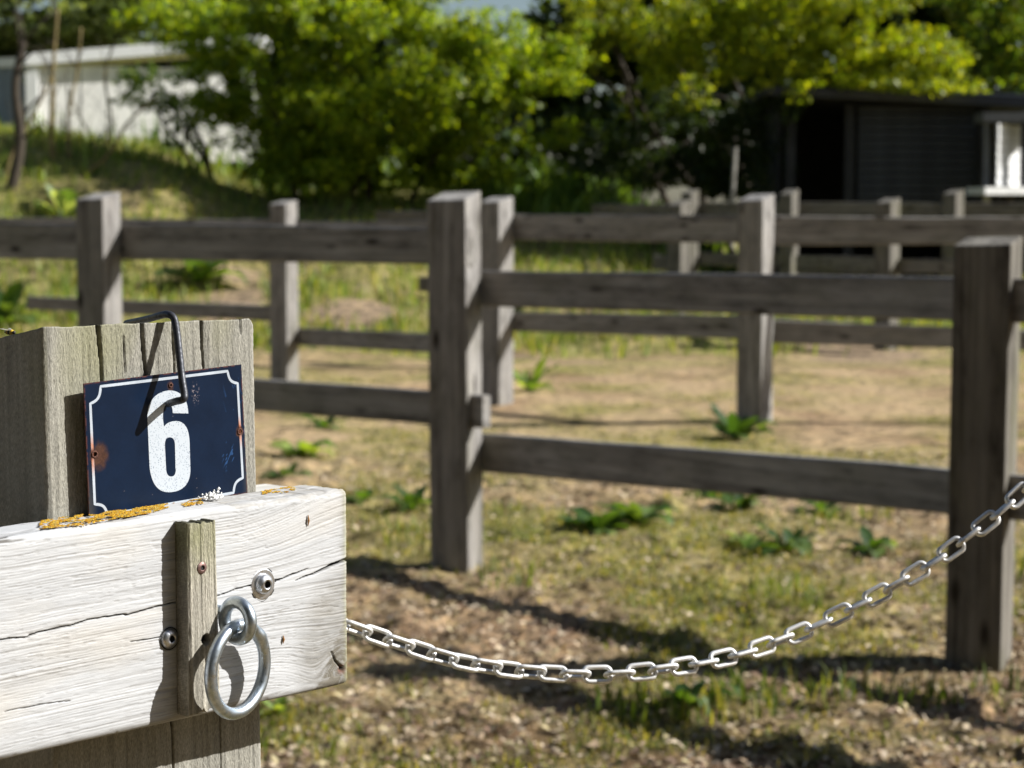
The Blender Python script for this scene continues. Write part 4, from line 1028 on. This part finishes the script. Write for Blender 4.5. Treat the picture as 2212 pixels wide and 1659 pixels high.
# body of the plate: rim and back
per = [(x, 0) for x in np.linspace(0, SWd, 20)[:-1]]+[(SWd, y) for y in np.linspace(0, SHt, 16)[:-1]]+[(x, SHt) for x in np.linspace(SWd, 0, 20)[:-1]]+[(0, y) for y in np.linspace(SHt, 0, 16)[:-1]]
pa = np.array(per); Vr = np.concatenate([plate(pa[:, 0], pa[:, 1], 0.0), plate(pa[:, 0], pa[:, 1], -.0011)]); n_ = len(per)
mesh('plate_rim', Vr, [(i, (i+1) % n_, n_+(i+1) % n_, n_+i) for i in range(n_)]+[tuple(range(n_, 2*n_))], M_rust, SP)
for hx, hy, hr in holes:
    a = np.linspace(0, 2*math.pi, 22)[:-1]; c = [Vector(plate(np.array([hx+hr*math.cos(t)*1.0]), np.array([hy+hr*math.sin(t)]), .0002)[0]) for t in a]
    V_, F_ = tube(c, [.0006*(1+.25*math.sin(i*2.1)) for i in range(len(c))], 8, closed=True); mesh('nail_hole', V_, F_, M_rust, SP, smooth=True)
# white border, concave corners
def border():
    def lines(k): 
        L = []
        pts = [zm(*p) for p in ((600, 500), (1362, 408), (1424, 480), (1455, 1048), (1398, 1138), (640, 1270), (567, 1206), (540, 602))]
        return pts
    p = lines(0); cor = [(0, SHt), (SWd, SHt), (SWd, 0), (0, 0)]
    out = []
    def straight(a, b, n=40): return [(a[0]+(b[0]-a[0])*i/n, a[1]+(b[1]-a[1])*i/n) for i in range(n)]
    def arc(a, b, inward, n=12):
        mx, my = (a[0]+b[0])/2, (a[1]+b[1])/2; r = []
        for i in range(n):
            t = i/n; q = math.sin(math.pi*t)*.21*math.hypot(b[0]-a[0], b[1]-a[1])
            r.append((a[0]+(b[0]-a[0])*t+inward[0]*q, a[1]+(b[1]-a[1])*t+inward[1]*q))
        return r
    s = .7071
    out += straight(p[0], p[1]); out += arc(p[1], p[2], (-s, -s)); out += straight(p[2], p[3], 30); out += arc(p[3], p[4], (-s, s))
    out += straight(p[4], p[5]); out += arc(p[5], p[6], (s, s)); out += straight(p[6], p[7], 30); out += arc(p[7], p[0], (s, -s))
    return np.array(out)
bp = border(); nx_ = np.roll(bp, -1, 0)-np.roll(bp, 1, 0); nx_ /= np.linalg.norm(nx_, axis=1)[:, None]; nm = np.stack([nx_[:, 1], -nx_[:, 0]], -1)*1.08
Bi = bp+nm; Bo = bp-nm; nB = len(bp); bx = np.concatenate([Bi[:, 0], Bo[:, 0]]); by = np.concatenate([Bi[:, 1], Bo[:, 1]])
wht = np.array((.40, .44, .49)); cb = enamel(bx, by, wht, .0); rr_ = run(bx, by)[:, None]*(.5+.6*vn(bx*.5, by*.5, 611))[:, None]; rr_ = np.clip(rr_, 0, .9); cb = cb*(1-rr_)+np.array((.42, .14, .05))*rr_
hd = np.min([np.hypot(bx-h_[0], by-h_[1])-h_[2]-1.6 for h_ in holes], axis=0); k_ = sm(-hd, -1, 0)[:, None]; cb = cb*(1-k_)+np.array((.10, .035, .02))*k_
mesh('border_line', plate(bx, by, .00018), np.array([(i, (i+1) % nB, nB+(i+1) % nB, nB+i) for i in range(nB)]), M_plate, SP, col=cb)
# the six
def bez(p0, c0_, c1_, p1, n=14): return [tuple((1-t)**3*np.array(p0)+3*(1-t)**2*t*np.array(c0_)+3*(1-t)*t*t*np.array(c1_)+t**3*np.array(p1)) for t in np.linspace(0, 1, n, endpoint=False)]
def six():
    # measured on the enlarged picture, then carried to the plate
    o = []
    o += [(1122, 661)]
    o += bez((1120, 640), (1112, 560), (1065, 520), (1000, 524))
    o += bez((1000, 524), (915, 535), (872, 600), (876, 690))
    o += [(876, 690), (883, 850)]
    o += bez((888, 975), (898, 1080), (935, 1138), (1010, 1135))
    o += bez((1010, 1135), (1095, 1130), (1137, 1080), (1134, 985))
    o += bez((1130, 850), (1128, 755), (1105, 707), (1045, 706))
    o += bez((1045, 706), (1008, 708), (985, 722), (972, 745))
    o += bez((969, 700), (966, 640), (975, 607), (998, 605))
    o += bez((998, 605), (1020, 603), (1027, 625), (1028, 668))
    inn = bez((980, 850), (980, 818), (990, 804), (1010, 804))+bez((1010, 804), (1030, 804), (1040, 820), (1041, 850))+[(1044, 990)]+bez((1046, 1000), (1044, 1028), (1036, 1040), (1018, 1040))+bez((1018, 1040), (998, 1040), (990, 1024), (987, 995))
    return [zm(*q) for q in o], [zm(*q) for q in inn]
so_, si_ = six()
cu = bpy.data.curves.new('six', 'CURVE'); cu.dimensions = '2D'; cu.fill_mode = 'FRONT'
for pts_ in (so_, si_):
    sp = cu.splines.new('POLY'); sp.points.add(len(pts_)-1); sp.use_cyclic_u = True
    for q, (x, y) in zip(sp.points, pts_): q.co = (x, y, 0, 1)
co = bpy.data.objects.new('tmp', cu); COL.objects.link(co); bpy.context.view_layer.update()
me_ = bpy.data.meshes.new_from_object(co.evaluated_get(bpy.context.evaluated_depsgraph_get())); bpy.data.objects.remove(co)
bm = bmesh.new(); bm.from_mesh(me_); bmesh.ops.remove_doubles(bm, verts=bm.verts, dist=.01); bm.verts.index_update()
v2 = np.array([v.co[:2] for v in bm.verts]); f2 = [tuple(v.index for v in f.verts) for f in bm.faces]; bm.free()
# orient faces outward and print the white number with its dark stipple
M_white_print, n, b = mat('white_enamel')
v_ = N(n, 'ShaderNodeTexCoord').outputs['Object']
vo = n.nodes.new('ShaderNodeTexVoronoi'); n.links.new(v_, vo.inputs['Vector']); vo.inputs['Scale'].default_value = 650
sp_ = noise(n, v_, 60, 3)
dots = ramp(n, vo.outputs[0], [(.0, (1, 1, 1)), (.20, (1, 1, 1)), (.32, (0, 0, 0))]); msk = ramp(n, sp_, [(.30, (.4, .4, .4)), (.55, (1, 1, 1))])
dm = mixc(n, 1.0, dots, msk, 'MULTIPLY')
n.links.new(mixc(n, dm, (.44, .48, .52), (.15, .19, .25)), b.inputs['Base Color']); b.inputs['Roughness'].default_value = .35
mesh('number', plate(v2[:, 0], v2[:, 1], .0002), f2, M_white_print, SP)

# --- bent black wire hook
hk = [(760, 122, .150), (830, 108, .115), (900, 92, .085), (950, 78, .064), (990, 68, .052), (1018, 70, .045), (1038, 84, .042), (1050, 112, .040), (1064, 200, .036), (1078, 330, .030), (1094, 470, .023), (1106, 545, .019), (1104, 570, .018), (1088, 582, .020), (1060, 588, .026), (1030, 597, .034), (1012, 604, .0405)]
hp_ = [Vector(W1p(x, y, w_)) for x, y, w_ in hk]
V_, F_ = tube(smooth_path(hp_, 6), .0027, 14)
tag(mesh('wire_hook', V_, F_, M_wire, smooth=True), 'bent black wire hooked over the post top and down onto the plate', 'hook')

# --- small things on the wood
def blob(name, c, r, m, par, n=60, sq=(1, 1, .5), col_=None):
    V_ = []; F_ = []
    for i in range(n):
        d = Vector((random.gauss(0, 1)*sq[0], random.gauss(0, 1)*sq[1], abs(random.gauss(0, 1))*sq[2]))*r*.5; q = Vector(c)+d; e = random.uniform(.1, .3)*r; o = len(V_)
        V_ += [q+Vector(k)*e for k in ((1, 0, 0), (0, 1, 0), (-1, 0, 0), (0, -1, 0), (0, 0, 1), (0, 0, -1))]
        F_ += [(o, o+1, o+4), (o+1, o+2, o+4), (o+2, o+3, o+4), (o+3, o, o+4), (o+1, o, o+5), (o+2, o+1, o+5), (o+3, o+2, o+5), (o, o+3, o+5)]
    return mesh(name, V_, F_, m, par)
cw = W1p(1275, 1178, .030)
cw = wp(loc(*z1(1275, 1178), .030)[0], BH+.002, .030)
tag(blob('cobweb_tuft', cw, .0055, plain('cobweb', (.75, .75, .73), .9, .1, 300), None, 90, (1.3, 1.3, .7)), 'white tuft of cobweb on the board under the number plate', 'cobweb')
for k, (x, y, h_) in enumerate([(1847, 1305, .0042), (1698, 888, .003)]):
    c = loc(*(z1(x, y) if k == 0 else z2(x, y)), -.0006); a = wp(c[0], c[1]-h_, c[2]); e = wp(c[0]+.0003, c[1]+h_, c[2])
    V_, F_ = tube([a, a.lerp(e, .5)+UU*.0003-WW*.0005, e], [.0003, .0009, .0003], 6)
    tag(mesh('leaf_scrap', V_, F_, plain('brown_scrap', (.30, .15, .05), .9, .3, 900)), ['tiny brown scrap stuck to the upper right of the white board', 'tiny brown scrap stuck right of the hanging ring'][k], 'scrap')
# wasp on the slanting top of the post, at the left
wc = W1p(62, 200, w0+.075)
ws = thing('wasp', wc, 'small yellow and black wasp sitting on the post top at the left edge', 'insect')
M_y = plain('wasp_yellow', (.65, .40, .03), .4, .2, 900); M_k = plain('wasp_black', (.02, .015, .01), .4, .3, 900)
dirw = WW
for i, (t, r, m_) in enumerate([(-.0045, .0014, M_k), (-.002, .0021, M_y), (.0006, .0021, M_k), (.003, .0019, M_y), (.0052, .0012, M_k)]):
    V_, F_ = revolve([(.05*r, -r), (.7*r, -.7*r), (r, 0), (.7*r, .7*r), (.05*r, r)], 10)
    mesh('segment', [wc+Vector(v)+dirw*t+ZZ*.003 for v in V_], F_, m_, ws, smooth=True)
for s in (-1, 1):
    a = wc+ZZ*.0045-dirw*.002; q = [a, a+dirw*.008+UU*s*.002+ZZ*.001, a+dirw*.009+UU*s*.005+ZZ*.001, a+dirw*.003+UU*s*.003]
    mesh('wing', q+[p+ZZ*.0001 for p in q], BOXF, plain('wing', (.35, .32, .25), .3, .1, 100), ws)

# ------------------------------------------------------------------ chain
cpx = [(700, 1330, 1.77), (755, 1353, 1.775), (866, 1391, 1.79), (975, 1425, 1.80), (1060, 1441, 1.81), (1140, 1451, 1.82), (1240, 1457, 1.83), (1340, 1455, 1.84), (1430, 1446, 1.85), (1540, 1427, 1.87), (1640, 1400, 1.89), (1740, 1362, 1.91), (1840, 1314, 1.915), (1915, 1275, 1.92), (1995, 1228, 1.925), (2065, 1180, 1.93), (2130, 1130, 1.935), (2190, 1080, 1.94), (2250, 1022, 1.95), (2330, 940, 1.96), (2440, 820, 1.97)]
path = smooth_path([at_y(x, y, Y) for x, y, Y in cpx], 24)
acc = [0]
for a, b_ in zip(path[:-1], path[1:]): acc.append(acc[-1]+(b_-a).length)
def at_len(s):
    i = int(np.searchsorted(acc, s))
    i = min(max(i, 1), len(path)-1); t = (s-acc[i-1])/(acc[i]-acc[i-1]); return path[i-1].lerp(path[i], t)
PITCH = .0206; wr_ = .0022; Lo = PITCH/2+wr_-.0001; Hw = .0066     # half length to wire centre, half height
def link_mesh():
    pts = []; r_ = .0048; Lc = PITCH/2+wr_*.0+ wr_*.95
    for cx_, cy_, a0 in ((Lc-r_, Hw-r_, 0), (-(Lc-r_), Hw-r_, 90), (-(Lc-r_), -(Hw-r_), 180), (Lc-r_, -(Hw-r_), 270)):
        for k in range(6):
            a = math.radians(a0+90*k/5); pts.append(Vector((cx_+r_*math.cos(a), cy_+r_*math.sin(a), 0)))
    V_, F_ = tube(pts, wr_, 10, closed=True); return V_, F_
chn = thing('steel_chain', path[0], 'thin zinc plated link chain sagging from behind the white board to the right', 'chain')
V_, F_ = link_mesh(); ORG0 = ORG[chn]
lk = mesh('link', [v+ORG0 for v in V_], F_, M_chain, chn, smooth=True)
nl = int(acc[-1]/PITCH)
for i in range(nl):
    s = (i+.5)*PITCH; c = at_len(s); t = (at_len(min(s+.008, acc[-1]))-at_len(max(s-.008, 0))).normalized()
    fr_ = i/nl; roll = math.radians(48-46*min(1, fr_*2.2)+random.uniform(-15, 15)) + (math.pi/2 if i % 2 else 0)
    vw = (CAM-c).normalized(); n_ax = (vw-t*vw.dot(t)).normalized(); b_ax = n_ax.cross(t)
    n2_ = n_ax*math.cos(roll)+b_ax*math.sin(roll); b2 = n2_.cross(t)
    o = lk if i == 0 else lk.copy()
    if i: COL.objects.link(o); o.parent = chn
    Mx = Matrix((t, b2, n2_)).transposed().to_4x4(); Mx.translation = c-ORG0
    o.matrix_local = Mx
# the chain is fixed to a post outside the picture on the right
e = path[-1]; pb = [Vector((e.x+.06, e.y+.07, 0)), Vector((e.x+.25, e.y+.06, 0)), Vector((e.x+.26, e.y+.25, 0)), Vector((e.x+.07, e.y+.26, 0))]
V2, F2 = bevelled([p+Vector((0, 0, -.2)) for p in pb]+[p+Vector((0, 0, 1.42)) for p in pb], BOXF, .006)
cpst = mesh('chain_post', V2, F2, M_fence, grain=[(p.z, p.x, p.y) for p in V2]); tag(cpst, 'timber post that holds the right end of the chain', 'post')
ex = Vector((e.x+.006, e.y, e.z))
V_, F_ = tube(ringpts(ex, Vector((1, .2, 0)).normalized(), ZZ, .011), .003, 14, closed=True); V3, F3 = tube([ex+Vector((.008, .006, 0)), ex+Vector((.12, .12, 0))], .003, 10)
mb = MB(); mb.add(V3, F3); mesh('eye', V_, F_, M_galv, cpst, smooth=True); mesh('shank', mb.V, mb.F, M_galv, cpst, smooth=True)
